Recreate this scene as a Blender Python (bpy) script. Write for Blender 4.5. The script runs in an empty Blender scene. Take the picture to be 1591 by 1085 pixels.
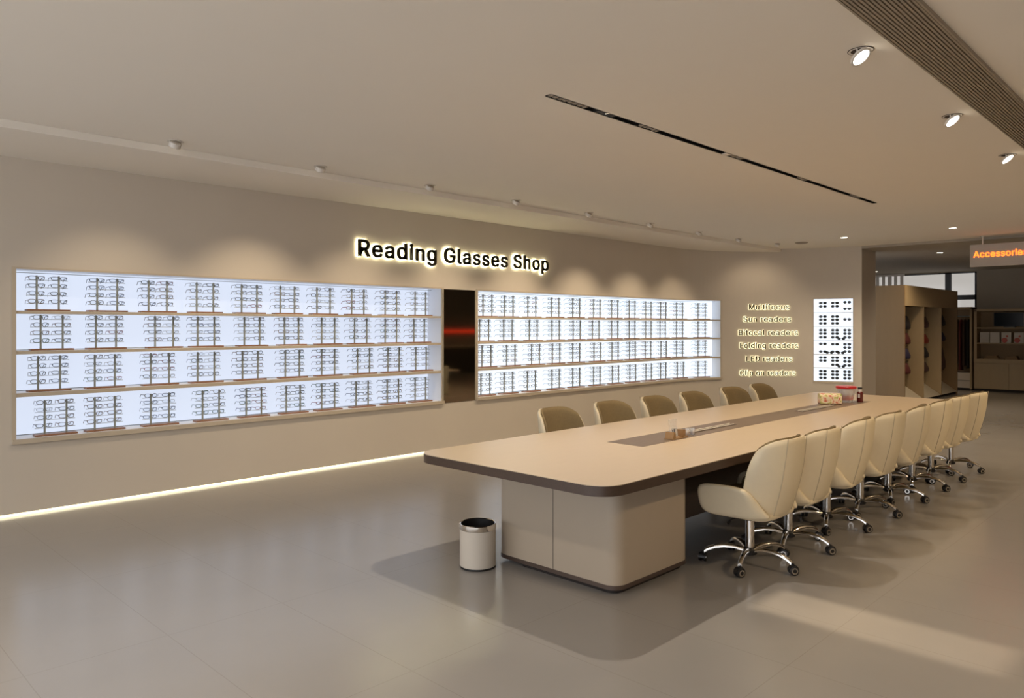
import bpy, math, random
from mathutils import Vector, Matrix
PI = math.pi
random.seed(7)
scene = bpy.context.scene
COL = scene.collection

# ------------------------------------------------------------------ camera, world, exposure, large lights
TH = math.radians(44.57)
cam_d = bpy.data.cameras.new('camera'); cam = bpy.data.objects.new('camera', cam_d); COL.objects.link(cam)
cam.location = (0, 0, 1.6)
cam.rotation_euler = (PI / 2, 0, TH - PI / 2)
cam_d.sensor_width = 36; cam_d.lens = 36 * 1162 / 1591
cam_d.shift_y = -34.5 / 1591
cam_d.clip_start = 0.05; cam_d.clip_end = 100
scene.camera = cam

world = bpy.data.worlds.new('world'); scene.world = world; world.use_nodes = True
bg = world.node_tree.nodes['Background']
bg.inputs[0].default_value = (0.94, 0.97, 1.04, 1); bg.inputs[1].default_value = 2.0
scene.view_settings.view_transform = 'Standard'; scene.view_settings.look = 'None'
scene.view_settings.gamma = 1; scene.view_settings.exposure = 0.34
scene.view_settings.use_curve_mapping = False
scene.cycles.max_bounces = 8; scene.cycles.diffuse_bounces = 5; scene.cycles.sample_clamp_indirect = 4
scene.cycles.caustics_reflective = False; scene.cycles.caustics_refractive = False

WARM = (1.0, 0.80, 0.56); SOFTW = (1.0, 0.90, 0.78); DEEPW = (1.0, 0.75, 0.46)
def light_at(name, kind, loc, power, color=WARM, target=None, size=0.05, angle=60, blend=0.5, sx=1, sy=1):
    d = bpy.data.lights.new(name, kind); d.energy = power; d.color = color
    if kind == 'SPOT': d.spot_size = math.radians(angle); d.spot_blend = blend; d.shadow_soft_size = size
    elif kind == 'AREA': d.shape = 'RECTANGLE'; d.size = sx; d.size_y = sy
    else: d.shadow_soft_size = size
    o = bpy.data.objects.new(name, d); COL.objects.link(o); o.location = loc
    if target is not None:
        o.rotation_euler = (Vector(target) - Vector(loc)).to_track_quat('-Z', 'Y').to_euler()
    return o

CEIL, SOFF = 3.09, 3.03
# unseen fill spots added over the shop floor to lift general brightness
for i, (x, y) in enumerate([(0.6, 3.0), (1.0, -1.2), (4.2, -2.2), (7.6, -2.2), (11, -2.0), (11, 0.6), (-1.2, 4.6), (15.5, -3.6), (18.5, -3.4), (17.5, 2.2)]):
    left = i in (0, 6)
    light_at('added_fill_spot', 'SPOT', (x, y, CEIL - 0.03), 135 if left else 185, SOFTW if left else DEEPW, (x, y, 0), 0.06, 130, 0.9)
for x in (4.6, 6.8, 9.0):   # fill spots added out of view on the right to brighten the chairs
    light_at('added_chair_fill', 'SPOT', (x + 0.2, -0.9, CEIL - 0.05), 120, DEEPW, (x + 0.2, 2.3, 0.75), 0.06, 66, 1.0)
# lamps in the black ceiling slot above the table
light_at('slot_lamp', 'SPOT', (3.93, 3.21, CEIL - 0.015), 108, SOFTW, (3.93, 3.21, 0), 0.008, 150, 0.8)
for x in (5.2, 6.5, 7.8, 9.1):
    light_at('slot_lamp', 'SPOT', (x, 3.21, CEIL - 0.015), 40, WARM, (x, 3.21, 0), 0.04, 125, 0.8)

# lamp added in the slot, aperture shaped to throw the floor's bright bar
light_at('added_bar_lamp', 'SPOT', (4.19, 3.2255, CEIL + 0.05), 300, WARM, (4.19, 1.5, 0), 0.0008, 120, 0.1)

# ------------------------------------------------------------------ materials
MATS = {}
def mat(name, color, rough=0.6, metal=0.0, emit=None, estr=0.0, noise=0.0, nscale=20.0, bump=0.0, trans=0.0, spec=0.5, stretch=(1, 1, 1), coat=0.0, alpha=1.0):
    if name in MATS: return MATS[name]
    m = bpy.data.materials.new(name); m.use_nodes = True; nt = m.node_tree; b = nt.nodes['Principled BSDF']
    b.inputs['Base Color'].default_value = (*color, 1); b.inputs['Roughness'].default_value = rough
    b.inputs['Metallic'].default_value = metal; b.inputs['Specular IOR Level'].default_value = spec
    if coat: b.inputs['Coat Weight'].default_value = coat; b.inputs['Coat Roughness'].default_value = 0.1
    if alpha < 1: b.inputs['Alpha'].default_value = alpha
    if trans: b.inputs['Transmission Weight'].default_value = trans
    if emit is not None:
        b.inputs['Emission Color'].default_value = (*emit, 1); b.inputs['Emission Strength'].default_value = estr
    if noise or bump:
        tc = nt.nodes.new('ShaderNodeTexCoord'); mp = nt.nodes.new('ShaderNodeMapping'); mp.inputs['Scale'].default_value = stretch
        nz = nt.nodes.new('ShaderNodeTexNoise'); nz.inputs['Scale'].default_value = nscale; nz.inputs['Detail'].default_value = 4
        nt.links.new(tc.outputs['Object'], mp.inputs['Vector']); nt.links.new(mp.outputs['Vector'], nz.inputs['Vector'])
        if noise:
            mx = nt.nodes.new('ShaderNodeMix'); mx.data_type = 'RGBA'
            mx.inputs[6].default_value = (*[c * (1 - noise) for c in color], 1)
            mx.inputs[7].default_value = (*[min(1, c * (1 + noise)) for c in color], 1)
            nt.links.new(nz.outputs['Fac'], mx.inputs[0]); nt.links.new(mx.outputs[2], b.inputs['Base Color'])
        if bump:
            bp = nt.nodes.new('ShaderNodeBump'); bp.inputs['Strength'].default_value = bump; bp.inputs['Distance'].default_value = 0.004
            nt.links.new(nz.outputs['Fac'], bp.inputs['Height']); nt.links.new(bp.outputs['Normal'], b.inputs['Normal'])
    MATS[name] = m
    return m

M_wall = mat('wall_paint', (0.63, 0.565, 0.475), 0.75, noise=0.03, nscale=2.5)
M_ceil = mat('ceiling_paint', (0.88, 0.83, 0.745), 0.8, noise=0.015, nscale=1.5)
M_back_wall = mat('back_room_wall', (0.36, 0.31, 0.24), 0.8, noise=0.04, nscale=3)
M_frame = mat('beige_laminate', (0.56, 0.48, 0.37), 0.5, noise=0.04, nscale=8)
M_white = mat('white_panel', (0.82, 0.84, 0.88), 0.35)
M_panel = mat('lit_acrylic', (0.22, 0.24, 0.27), 0.3, emit=(0.75, 0.83, 1.0), estr=0.69, noise=0.01)
M_panel2 = mat('lit_acrylic_bright', (0.3, 0.33, 0.36), 0.3, emit=(0.82, 0.90, 1.0), estr=0.86, noise=0.01)
M_tabtop = mat('pale_oak_veneer', (0.60, 0.475, 0.335), 0.33, noise=0.05, nscale=6, stretch=(1, 9, 1))
M_tabedge = mat('dark_walnut', (0.060, 0.036, 0.024), 0.42, noise=0.25, nscale=14, stretch=(1, 6, 6))
M_inlay = mat('smoked_brown_strip', (0.20, 0.145, 0.105), 0.38, noise=0.1, nscale=10, stretch=(1, 6, 1))
M_ped = mat('taupe_laminate', (0.42, 0.345, 0.26), 0.5, noise=0.03, nscale=5)
M_skirt = mat('brown_metal_skirt', (0.10, 0.07, 0.055), 0.35, metal=0.3)
M_gap = mat('dark_gap', (0.02, 0.015, 0.012), 0.8)
M_cream = mat('cream_leather', (0.70, 0.60, 0.42), 0.48, noise=0.03, nscale=30, bump=0.08)
M_olive = mat('olive_brown_fabric', (0.20, 0.145, 0.07), 0.9, noise=0.15, nscale=60, bump=0.3)
M_seam = mat('cream_piping', (0.50, 0.42, 0.29), 0.6)
M_chrome = mat('chrome', (0.78, 0.74, 0.68), 0.12, metal=1.0)
M_black = mat('black_plastic', (0.012, 0.011, 0.011), 0.4)
M_metalw = mat('white_painted_metal', (0.72, 0.67, 0.60), 0.4)
M_lamp = mat('lamp_glow', (1, 1, 1), 0.4, emit=(1.0, 0.93, 0.78), estr=7.0)
M_lamp_dim = mat('lamp_glow_soft', (1, 1, 1), 0.4, emit=(1.0, 0.9, 0.75), estr=1.6)
M_led = mat('led_strip_glow', (1, 1, 1), 0.4, emit=(1.0, 0.86, 0.47), estr=2.3)
M_halo = mat('halo_glow', (1, 1, 1), 0.4, emit=(1.0, 0.93, 0.58), estr=2.2)
M_halo2 = mat('halo_glow_small', (1, 1, 1), 0.4, emit=(1.0, 0.92, 0.55), estr=0.88)
M_letter = mat('bronze_letter', (0.055, 0.040, 0.018), 0.5)
M_letter2 = mat('olive_bronze_letter', (0.07, 0.05, 0.018), 0.5)
M_orange = mat('orange_letter_glow', (0.9, 0.3, 0.05), 0.4, emit=(1.0, 0.25, 0.03), estr=1.3)
M_signbox = mat('grey_sign_box', (0.47, 0.42, 0.37), 0.5)
M_post = mat('grey_metal_post', (0.31, 0.33, 0.30), 0.5)
M_wood = mat('red_brown_wood', (0.30, 0.15, 0.085), 0.45, noise=0.15, nscale=15, stretch=(1, 6, 6))
M_blackslot = mat('black_slot', (0.008, 0.007, 0.006), 0.6)
M_slat = mat('taupe_grille', (0.33, 0.275, 0.21), 0.55)
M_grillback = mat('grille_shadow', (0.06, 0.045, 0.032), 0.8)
M_mirror = mat('smoked_mirror', (0.42, 0.37, 0.28), 0.05, metal=1.0)
M_red = mat('red_sign_strip', (0.7, 0.06, 0.03), 0.4, emit=(1.0, 0.06, 0.02), estr=0.6)
M_brown = mat('brown_laminate', (0.27, 0.17, 0.075), 0.6, noise=0.05, nscale=4, stretch=(4, 4, 1))
M_oakc = mat('light_oak_laminate', (0.42, 0.31, 0.175), 0.55, noise=0.05, nscale=4, stretch=(4, 4, 1))
M_winframe = mat('black_window_frame', (0.02, 0.02, 0.022), 0.4)
M_blind = mat('pale_blind_fabric', (0.75, 0.72, 0.68), 0.8)
M_tv = mat('dark_glossy_screen', (0.012, 0.018, 0.024), 0.12)
M_glass = mat('clear_acrylic', (0.9, 0.92, 0.93), 0.08, trans=0.0, alpha=0.28)

def lens_mat(name, tint, a):
    m = bpy.data.materials.new(name); m.use_nodes = True; nt = m.node_tree; nt.nodes.clear()
    out = nt.nodes.new('ShaderNodeOutputMaterial'); tr = nt.nodes.new('ShaderNodeBsdfTransparent'); gl = nt.nodes.new('ShaderNodeBsdfGlossy')
    mx = nt.nodes.new('ShaderNodeMixShader'); tr.inputs[0].default_value = (*tint, 1); gl.inputs['Roughness'].default_value = 0.08
    mx.inputs[0].default_value = a
    nt.links.new(tr.outputs[0], mx.inputs[1]); nt.links.new(gl.outputs[0], mx.inputs[2]); nt.links.new(mx.outputs[0], out.inputs[0])
    return m
M_lens = lens_mat('clear_lens', (0.93, 0.95, 0.97), 0.04)
M_sunlens = mat('dark_sun_lens', (0.035, 0.04, 0.045), 0.12)
FRAMES = [('black', (0.02, 0.02, 0.022)), ('dark grey', (0.10, 0.10, 0.11)), ('brown', (0.13, 0.065, 0.035)), ('steel grey', (0.26, 0.27, 0.29)),
          ('navy', (0.02, 0.035, 0.11)), ('bronze', (0.20, 0.15, 0.09)), ('dark green', (0.03, 0.10, 0.06)), ('wine red', (0.20, 0.03, 0.04))]
M_fr = [mat('frame_' + n.replace(' ', '_'), c, 0.35) for n, c in FRAMES]

# floor: large rectangular porcelain tiles
def floor_material():
    m = bpy.data.materials.new('polished_floor_tile'); m.use_nodes = True; nt = m.node_tree; N = nt.nodes; L = nt.links; b = N['Principled BSDF']
    tc = N.new('ShaderNodeTexCoord'); sp = N.new('ShaderNodeSeparateXYZ'); L.new(tc.outputs['Object'], sp.inputs[0])
    def math_(op, a, bb):
        n = N.new('ShaderNodeMath'); n.operation = op
        for i, v in enumerate((a, bb)):
            if v is None: continue
            if isinstance(v, (int, float)): n.inputs[i].default_value = v
            else: L.new(v, n.inputs[i])
        return n.outputs[0]
    def line(sock, off, per, w):
        a = math_('SUBTRACT', sock, off - w / 2); a = math_('DIVIDE', a, per); a = math_('FRACT', a, None)
        return math_('LESS_THAN', a, w / per)
    g = math_('MAXIMUM', line(sp.outputs[0], 0.87 - 6.4, 0.64, 0.004), line(sp.outputs[1], 3.99 - 12.2, 1.22, 0.004))
    nz = N.new('ShaderNodeTexNoise'); nz.inputs['Scale'].default_value = 1.3; nz.inputs['Detail'].default_value = 5; L.new(tc.outputs['Object'], nz.inputs['Vector'])
    mx = N.new('ShaderNodeMix'); mx.data_type = 'RGBA'; mx.inputs[6].default_value = (0.265, 0.248, 0.23, 1); mx.inputs[7].default_value = (0.31, 0.29, 0.27, 1)
    L.new(nz.outputs['Fac'], mx.inputs[0])
    m2 = N.new('ShaderNodeMix'); m2.data_type = 'RGBA'; m2.inputs[7].default_value = (0.17, 0.14, 0.11, 1)
    gg = math_('MULTIPLY', g, 0.32); L.new(gg, m2.inputs[0]); L.new(mx.outputs[2], m2.inputs[6]); L.new(m2.outputs[2], b.inputs['Base Color'])
    n2 = N.new('ShaderNodeTexNoise'); n2.inputs['Scale'].default_value = 3; L.new(tc.outputs['Object'], n2.inputs['Vector'])
    r = math_('MULTIPLY', n2.outputs['Fac'], 0.06); r = math_('ADD', r, 0.19); L.new(r, b.inputs['Roughness'])
    b.inputs['Specular IOR Level'].default_value = 0.95
    return m
M_floor = floor_material()

# ------------------------------------------------------------------ mesh helpers
class MB:
    def __init__(self): self.v = []; self.f = []; self.m = []
    def add(self, vs, fs, mi=0):
        n = len(self.v); self.v += [tuple(p) for p in vs]; self.f += [tuple(i + n for i in f) for f in fs]; self.m += [mi] * len(fs); return self
    def box(self, x0, x1, y0, y1, z0, z1, mi=0, M=None):
        vs = [Vector((x, y, z)) for x in (x0, x1) for y in (y0, y1) for z in (z0, z1)]
        if M is not None: vs = [M @ p for p in vs]
        return self.add(vs, [(0, 1, 3, 2), (4, 6, 7, 5), (0, 4, 5, 1), (2, 3, 7, 6), (0, 2, 6, 4), (1, 5, 7, 3)], mi)
    def bar(self, a, b, w, t=None, mi=0, up=(0, 0, 1)):
        a, b = Vector(a), Vector(b); t = t or w; d = (b - a).normalized(); u = Vector(up)
        if abs(d.dot(u)) > 0.98: u = Vector((1, 0, 0))
        s = d.cross(u).normalized(); u = s.cross(d)
        vs = [p + s * i * w / 2 + u * j * t / 2 for p in (a, b) for i, j in ((-1, -1), (1, -1), (1, 1), (-1, 1))]
        return self.add(vs, [(0, 1, 2, 3), (7, 6, 5, 4), (0, 4, 5, 1), (1, 5, 6, 2), (2, 6, 7, 3), (3, 7, 4, 0)], mi)
    def tube(self, pts, r, n=8, mi=0, caps=True, up=None):
        pts = [Vector(p) for p in pts]; rs = r if isinstance(r, (list, tuple)) else [r] * len(pts); vs = []; fs = []
        u = None
        for i, p in enumerate(pts):
            d = (pts[min(i + 1, len(pts) - 1)] - pts[max(i - 1, 0)]).normalized()
            if u is None:
                u = Vector(up) if up else (Vector((0, 0, 1)) if abs(d.z) < 0.9 else Vector((1, 0, 0)))
            s = d.cross(u).normalized(); u = s.cross(d).normalized()
            for k in range(n):
                a = 2 * PI * k / n; vs.append(p + (s * math.cos(a) + u * math.sin(a)) * rs[i])
        for i in range(len(pts) - 1):
            for k in range(n):
                k2 = (k + 1) % n; fs.append((i * n + k, i * n + k2, (i + 1) * n + k2, (i + 1) * n + k))
        if caps: fs.append(tuple(range(n))); fs.append(tuple((len(pts) - 1) * n + k for k in reversed(range(n))))
        return self.add(vs, fs, mi)
    def lathe(self, prof, n=24, mi=0, c=(0, 0, 0), M=None, cap0=True, cap1=True):
        vs = []; fs = []
        for r, z in prof:
            for k in range(n):
                a = 2 * PI * k / n; p = Vector((r * math.cos(a), r * math.sin(a), z))
                if M is not None: p = M @ p
                vs.append(p + Vector(c))
        for i in range(len(prof) - 1):
            for k in range(n):
                k2 = (k + 1) % n; fs.append((i * n + k, i * n + k2, (i + 1) * n + k2, (i + 1) * n + k))
        if cap0: fs.append(tuple(reversed(range(n))))
        if cap1: fs.append(tuple((len(prof) - 1) * n + k for k in range(n)))
        return self.add(vs, fs, mi)
    def prism(self, poly, z0, z1, mi=0, axis='z'):
        n = len(poly)
        def P3(a, b, c): return {'z': (a, b, c), 'y': (a, c, b), 'x': (c, a, b)}[axis]
        vs = [P3(a, b, z0) for a, b in poly] + [P3(a, b, z1) for a, b in poly]
        fs = [tuple(reversed(range(n))), tuple(range(n, 2 * n))] + [(i, (i + 1) % n, n + (i + 1) % n, n + i) for i in range(n)]
        return self.add(vs, fs, mi)
    def build(self, name, mats, parent=None, smooth=False, bevel=0, loc=None, angle=35, seg=2):
        me = bpy.data.meshes.new(name); me.from_pydata(self.v, [], self.f); me.validate()
        import bmesh
        bm = bmesh.new(); bm.from_mesh(me); bmesh.ops.recalc_face_normals(bm, faces=bm.faces); bm.to_mesh(me); bm.free()
        mats = mats if isinstance(mats, (list, tuple)) else [mats]
        for m in mats: me.materials.append(m)
        if len(mats) > 1:
            for i, p in enumerate(me.polygons): p.material_index = self.m[i] if i < len(self.m) else 0
        if smooth:
            for p in me.polygons: p.use_smooth = True
            me.set_sharp_from_angle(angle=math.radians(angle))
        o = bpy.data.objects.new(name, me); COL.objects.link(o)
        if parent is not None: o.parent = parent
        if loc: o.location = loc
        if bevel:
            b = o.modifiers.new('bevel', 'BEVEL'); b.width = bevel; b.segments = seg; b.limit_method = 'ANGLE'; b.angle_limit = math.radians(40)
            if not smooth:
                for p in me.polygons: p.use_smooth = True
                me.set_sharp_from_angle(angle=math.radians(70))
        return o

def empty(name, loc=(0, 0, 0), rz=0.0):
    o = bpy.data.objects.new(name, None); o.empty_display_size = 0.1; COL.objects.link(o); o.location = loc; o.rotation_euler = (0, 0, rz); return o
def tag(o, label, cat, group=None, kind=None):
    o['label'] = label; o['category'] = cat
    if group: o['group'] = group
    if kind: o['kind'] = kind
    return o
def struct(o): o['kind'] = 'structure'; return o
KIDS = {}
def copy_tree(o, parent=None):
    c = o.copy(); COL.objects.link(c); c.parent = parent
    if o not in KIDS: KIDS[o] = list(o.children)
    for ch in KIDS[o]: copy_tree(ch, c)
    return c
ORD = ['first', 'second', 'third', 'fourth', 'fifth', 'sixth', 'seventh', 'eighth', 'ninth', 'tenth', 'eleventh', 'twelfth']

# ------------------------------------------------------------------ the long wall: straight, then a rounded corner
R, XC, YW = 2.8, 11.6, 7.42
YC = YW - R
S_END = 15.53
def P(s, d=0.0, z=0.0):
    if s <= XC: return Vector((s, YW + d, z))
    a = (s - XC) / R
    return Vector((XC + (R + d) * math.sin(a), YC + (R + d) * math.cos(a), z))
def ang(s): return 0.0 if s <= XC else -(s - XC) / R
def srange(s0, s1, step=0.16):
    out = [s0]
    if s1 > XC:
        a = max(s0, XC)
        if a > s0: out.append(a)
        n = max(1, int(math.ceil((s1 - a) / step)))
        out += [a + (s1 - a) * i / n for i in range(1, n + 1)]
    else: out.append(s1)
    return out
def pbox(mb, s0, s1, d0, d1, z0, z1, mi=0):
    ss = srange(s0, s1); vs = []; fs = []
    for s in ss: vs += [P(s, d0, z0), P(s, d1, z0), P(s, d1, z1), P(s, d0, z1)]
    for i in range(len(ss) - 1):
        for k in range(4): fs.append((i * 4 + k, i * 4 + (k + 1) % 4, i * 4 + 4 + (k + 1) % 4, i * 4 + 4 + k))
    n = (len(ss) - 1) * 4; fs += [(3, 2, 1, 0), (n, n + 1, n + 2, n + 3)]
    mb.add(vs, fs, mi); return mb

CA0, CA1 = 1.560, 6.235     # left case
CB0, CB1 = 6.870, 12.90     # right case
CC0, CC1 = 14.70, 15.385    # small case
ZB, ZT = 0.646, 2.092
def wall_piece(name, s0, s1, holes):
    sb = sorted(set([s0, s1] + [h for q in holes for h in q[:2]])); zb = sorted(set([0.021, CEIL] + [h for q in holes for h in q[2:]]))
    mb = MB()
    for a, b in zip(sb, sb[1:]):
        for c, d in zip(zb, zb[1:]):
            m_, n_ = (a + b) / 2, (c + d) / 2
            if any(h[0] < m_ < h[1] and h[2] < n_ < h[3] for h in holes): continue
            ss = srange(a, b, 0.1)
            for p, q in zip(ss, ss[1:]):
                mb.add([P(p, 0, c), P(q, 0, c), P(q, 0, d), P(p, 0, d)], [(0, 1, 2, 3)])
    o = mb.build(name, M_wall, smooth=True, angle=20)
    return struct(o)
wall_piece('wall_left', -3.0, 13.6, [(CA0, CA1, ZB, ZT), (CB0, CB1, ZB, ZT)])
wall_piece('wall_end', 13.6, S_END, [(CC0, CC1, 0.576, 2.125)])
# end of the curved wall: a jamb turning into the back room
e0 = P(S_END)
struct(MB().box(e0.x, e0.x + 0.72, e0.y, e0.y + 0.16, 0, CEIL).build('trim_1', mat('jamb_paint', (0.50, 0.44, 0.37), 0.75)))
# wall foot recess with light strip
led = MB(); pbox(led, -3.0, 15.5, 0.006, 0.03, 0.003, 0.020)
tag(led.build('led_strip', M_led), 'glowing warm LED strip along the foot of the long display wall', 'light strip')

# floor, ceiling
fl = MB().add([(-4, -5.2, 0), (22.2, -5.2, 0), (22.2, 9, 0), (-4, 9, 0)], [(0, 1, 2, 3)]).build('floor', M_floor); struct(fl)
SX0, SX1, SY0, SY1 = 3.59, 9.49, 3.187, 3.232
XE = 14.36
mb = MB()
for x0, x1 in ((-4, SX0), (SX0, SX1), (SX1, XE)):
    for y0, y1 in ((-5.2, SY0), (SY0, SY1), (SY1, 7.6)):
        if x0 == SX0 and y0 == SY0: continue
        mb.add([(x0, y0, CEIL), (x1, y0, CEIL), (x1, y1, CEIL), (x0, y1, CEIL)], [(0, 3, 2, 1)])
struct(mb.build('ceiling', M_ceil))
# dropped strip of ceiling along the long wall
poly = [(-4, 6.35)] + [(13.75, 6.35)] + [tuple(P(s)[:2]) for s in [14.2 - 0.15 * i for i in range(18)] if P(s).y > 6.36] + [(11.6, YW + 0.001), (-4, YW + 0.001)]
struct(MB().prism(poly, SOFF, CEIL - 0.001).build('ceiling_soffit', M_ceil))
# back room shell
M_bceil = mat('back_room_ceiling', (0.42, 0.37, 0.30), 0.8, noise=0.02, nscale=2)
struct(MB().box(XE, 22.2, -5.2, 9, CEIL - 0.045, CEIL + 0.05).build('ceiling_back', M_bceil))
BX = 21.9
mb = MB()
mb.box(BX, BX + 0.1, -5.2, 4.94, 0, CEIL); mb.box(BX, BX + 0.1, 4.94, 9, 0, 1.25); mb.box(BX, BX + 0.1, 4.94, 9, 3.015, CEIL)
mb.box(14.4, BX + 0.1, 8.9, 9.0, 0, CEIL)
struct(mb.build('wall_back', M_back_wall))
# right-hand shop wall (seen only in the smoked mirror)
M_rwall = mat('right_wall_paint', (0.22, 0.19, 0.15), 0.8, noise=0.05, nscale=3)
struct(MB().box(-4, 22.2, -5.3, -5.2, 0, CEIL).build('wall_right', M_rwall))
rs = MB().box(15.2, 19.6, -5.19, -5.13, 1.38, 1.50); tag(rs.build('sign_strip', M_red), 'long red lit strip on the far shop wall, seen in the dark mirror', 'sign')
cn = empty('counter', (11, -4.8, 0)); tag(cn, 'long dark counter below the red strip, added for the mirror to reflect', 'counter')  # out-of-view counter, added so the mirror has something to reflect
MB().box(-5, 8, -0.25, 0.25, 0.05, 0.9).build('body', mat('counter_dark', (0.05, 0.04, 0.035), 0.5), cn)
MB().box(-5.05, 8.05, -0.3, 0.3, 0.9, 0.94).build('worktop', M_frame, cn)
MB().box(-4.9, 7.9, -0.2, 0.2, 0.0, 0.05).build('plinth', M_gap, cn)

# window_1 in the back wall
wf = MB()
wf.box(BX + 0.02, BX + 0.10, 4.94, 9, 2.30, 2.42); wf.box(BX + 0.02, BX + 0.10, 5.53, 5.67, 1.25, 3.015)
wf.box(BX + 0.02, BX + 0.10, 4.94, 4.99, 1.25, 3.015); wf.box(BX + 0.02, BX + 0.10, 7.0, 7.08, 1.25, 3.015)
wf.box(BX + 0.02, BX + 0.10, 4.94, 9, 2.985, 3.015); wf.box(BX + 0.02, BX + 0.10, 4.94, 9, 1.25, 1.29)
w1 = struct(wf.build('window_1', M_winframe))
gp = MB().box(BX + 0.055, BX + 0.065, 4.99, 8.9, 1.29, 2.985); gp.build('pane', lens_mat('window_glass', (0.46, 0.44, 0.41), 0.03), w1)
bl = empty('vertical_blind', (BX - 0.08, 6.95, 0)); tag(bl, 'pale vertical blind over the far window beside the column', 'blind')
MB().box(-0.02, 0.03, -0.33, 0.9, 2.98, 3.03).build('headrail', M_metalw, bl)
for k in range(7):
    Mx = Matrix.Translation((0, -0.26 + 0.155 * k, 0)) @ Matrix.Rotation(math.radians(62), 4, 'Z')
    MB().box(-0.055, 0.055, -0.002, 0.002, 1.3, 2.98, M=Mx).build('slat', M_blind, bl)

# ------------------------------------------------------------------ display cases
SH = [(1.737, 0.024), (1.394, 0.028), (1.036, 0.034)]
def display_case(name, s0, s1, z0, z1, shelves, label, panel, depth=0.28, fw=0.03, lip=0.03, closed_left=True):
    t = empty(name); tag(t, label, 'display case', None)
    # frame round the opening
    f = MB()
    pbox(f, s0 - fw, s1 + fw, -lip, 0.012, z0 - 0.038, z0)
    pbox(f, s0 - fw, s1 + fw, -0.012, 0.012, z1, z1 + 0.016)
    pbox(f, s0 - fw, s0, -0.012, 0.012, z0, z1); pbox(f, s1, s1 + fw, -0.012, 0.012, z0, z1)
    f.build('frame', M_frame, t)
    b = MB(); pbox(b, s0, s1, depth, depth + 0.02, z0, z1); b.build('back_panel', panel, t)
    for a, c in ((s0 - 0.02, s0), (s1, s1 + 0.02)):
        q = MB(); pbox(q, a, c, 0.012, depth + 0.02, z0, z1); q.build('side_panel', M_white, t)
    q = MB(); pbox(q, s0, s1, 0.012, depth + 0.02, z1, z1 + 0.02); q.build('top_panel', M_white, t)
    q = MB(); pbox(q, s0, s1, 0.012, depth + 0.02, z0 - 0.02, z0); q.build('bottom_panel', M_white, t)
    for z, th in shelves:
        q = MB(); pbox(q, s0, s1, 0.002, depth, z - th, z - 0.002); sh = q.build('shelf', M_frame, t)
        q = MB(); pbox(q, s0, s1, 0.014, depth, z - 0.002, z); q.build('shelf_top', M_white, sh)
    if fw > 0.02:
        q = MB(); pbox(q, s0, s1, 0.20, 0.21, z1 - 0.02, z1 - 0.015); q.build('light_rail', M_post, t)
        for z in [z0] + [a for a, b_ in shelves]:
            q = MB(); pbox(q, s0, s1, depth - 0.008, depth, z, z + 0.005); q.build('panel_rail', M_post, t)
    return t
display_case('display_case', CA0, CA1, ZB, ZT, SH, 'longest lit eyewear case, recessed in the wall left of the dark mirror', M_panel)
display_case('display_case', CB0, CB1, ZB, ZT, SH, 'lit eyewear case right of the dark mirror, following the curved wall', M_panel2)
SH3 = [(1.871, 0.008), (1.607, 0.008), (1.35, 0.008), (1.086, 0.008), (0.829, 0.008)]
display_case('display_case', CC0, CC1, 0.576, 2.125, SH3, 'small upright six-tier lit sunglasses case near the end of the curved wall', M_panel2, depth=0.16, fw=0.012, lip=0.008)

# smoked mirror between the cases
mr = empty('wall_mirror', (6.54, YW, 1.35)); tag(mr, 'tall dark smoked mirror between the two long lit cases', 'mirror')
MB().box(-0.283, 0.283, -0.004, -0.0005, -0.739, 0.739).build('mirror_glass', M_mirror, mr)
MB().box(-0.293, -0.283, -0.012, -0.0005, -0.742, 0.742).box(0.283, 0.293, -0.012, -0.0005, -0.742, 0.742).build('edge_trim', M_frame, mr)

# ------------------------------------------------------------------ eyewear racks and eyeglasses
def rack_proto(loc):
    t = empty('eyeglass_rack')
    MB().box(-0.165, 0.165, -0.045, 0.045, 0, 0.014).build('base', M_wood, t)
    for x in (-0.085, 0.085):
        m = MB().box(x - 0.007, x + 0.007, -0.006, 0.006, 0.014, 0.31)
        for z in (0.065, 0.136, 0.204, 0.27): m.box(x - 0.002, x + 0.017, -0.010, -0.005, z + 0.013, z + 0.020)
        m.build('post', M_post, t)
    for z in (0.065, 0.136, 0.204, 0.27):
        b = MB().box(-0.158, 0.158, 0.0065, 0.0095, z - 0.002, z + 0.002)
        b.build('support_bar', M_post, t)
    return t
def rim_pts(cx, w, h, n, sq):
    out = []
    for k in range(n):
        a = 2 * PI * k / n; c, s = math.cos(a), math.sin(a)
        e = 2 / sq
        x = math.copysign(abs(c) ** e, c) * w / 2; z = math.copysign(abs(s) ** e, s) * h / 2
        if s > 0: x *= 1.04
        out.append((cx + x, z))
    return out
def add_front(mb, w=0.050, h=0.033, t=0.0028, sq=2.6, n=14, lens=True, off=(0, 0, 0), lensmi=1):
    for sg in (-1, 1):
        cx = sg * (w / 2 + 0.0085)
        o = rim_pts(cx, w + t, h + t, n, sq); i = rim_pts(cx, w - t, h - t, n, sq)
        vs = [(off[0] + x, off[1] + y + 0.012 * (abs(x) / 0.065) ** 2, off[2] + z) for y in (-0.0015, 0.0015) for ring in (o, i) for x, z in ring]
        fs = []
        for k in range(n):
            k2 = (k + 1) % n
            fs += [(k, k2, n + k2, n + k), (2 * n + k2, 2 * n + k, 3 * n + k, 3 * n + k2), (k2, k, 2 * n + k, 2 * n + k2), (n + k, n + k2, 3 * n + k2, 3 * n + k)]
        mb.add(vs, fs)
        if lens: mb.add([(off[0] + x, off[1] + 0.012 * (abs(x) / 0.065) ** 2, off[2] + z) for x, z in i], [tuple(range(n))], lensmi)
    a = Vector(off); mb.bar(a + Vector((-0.010, 0, 0.007)), a + Vector((0.010, 0, 0.007)), t * 0.9, t)
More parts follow.
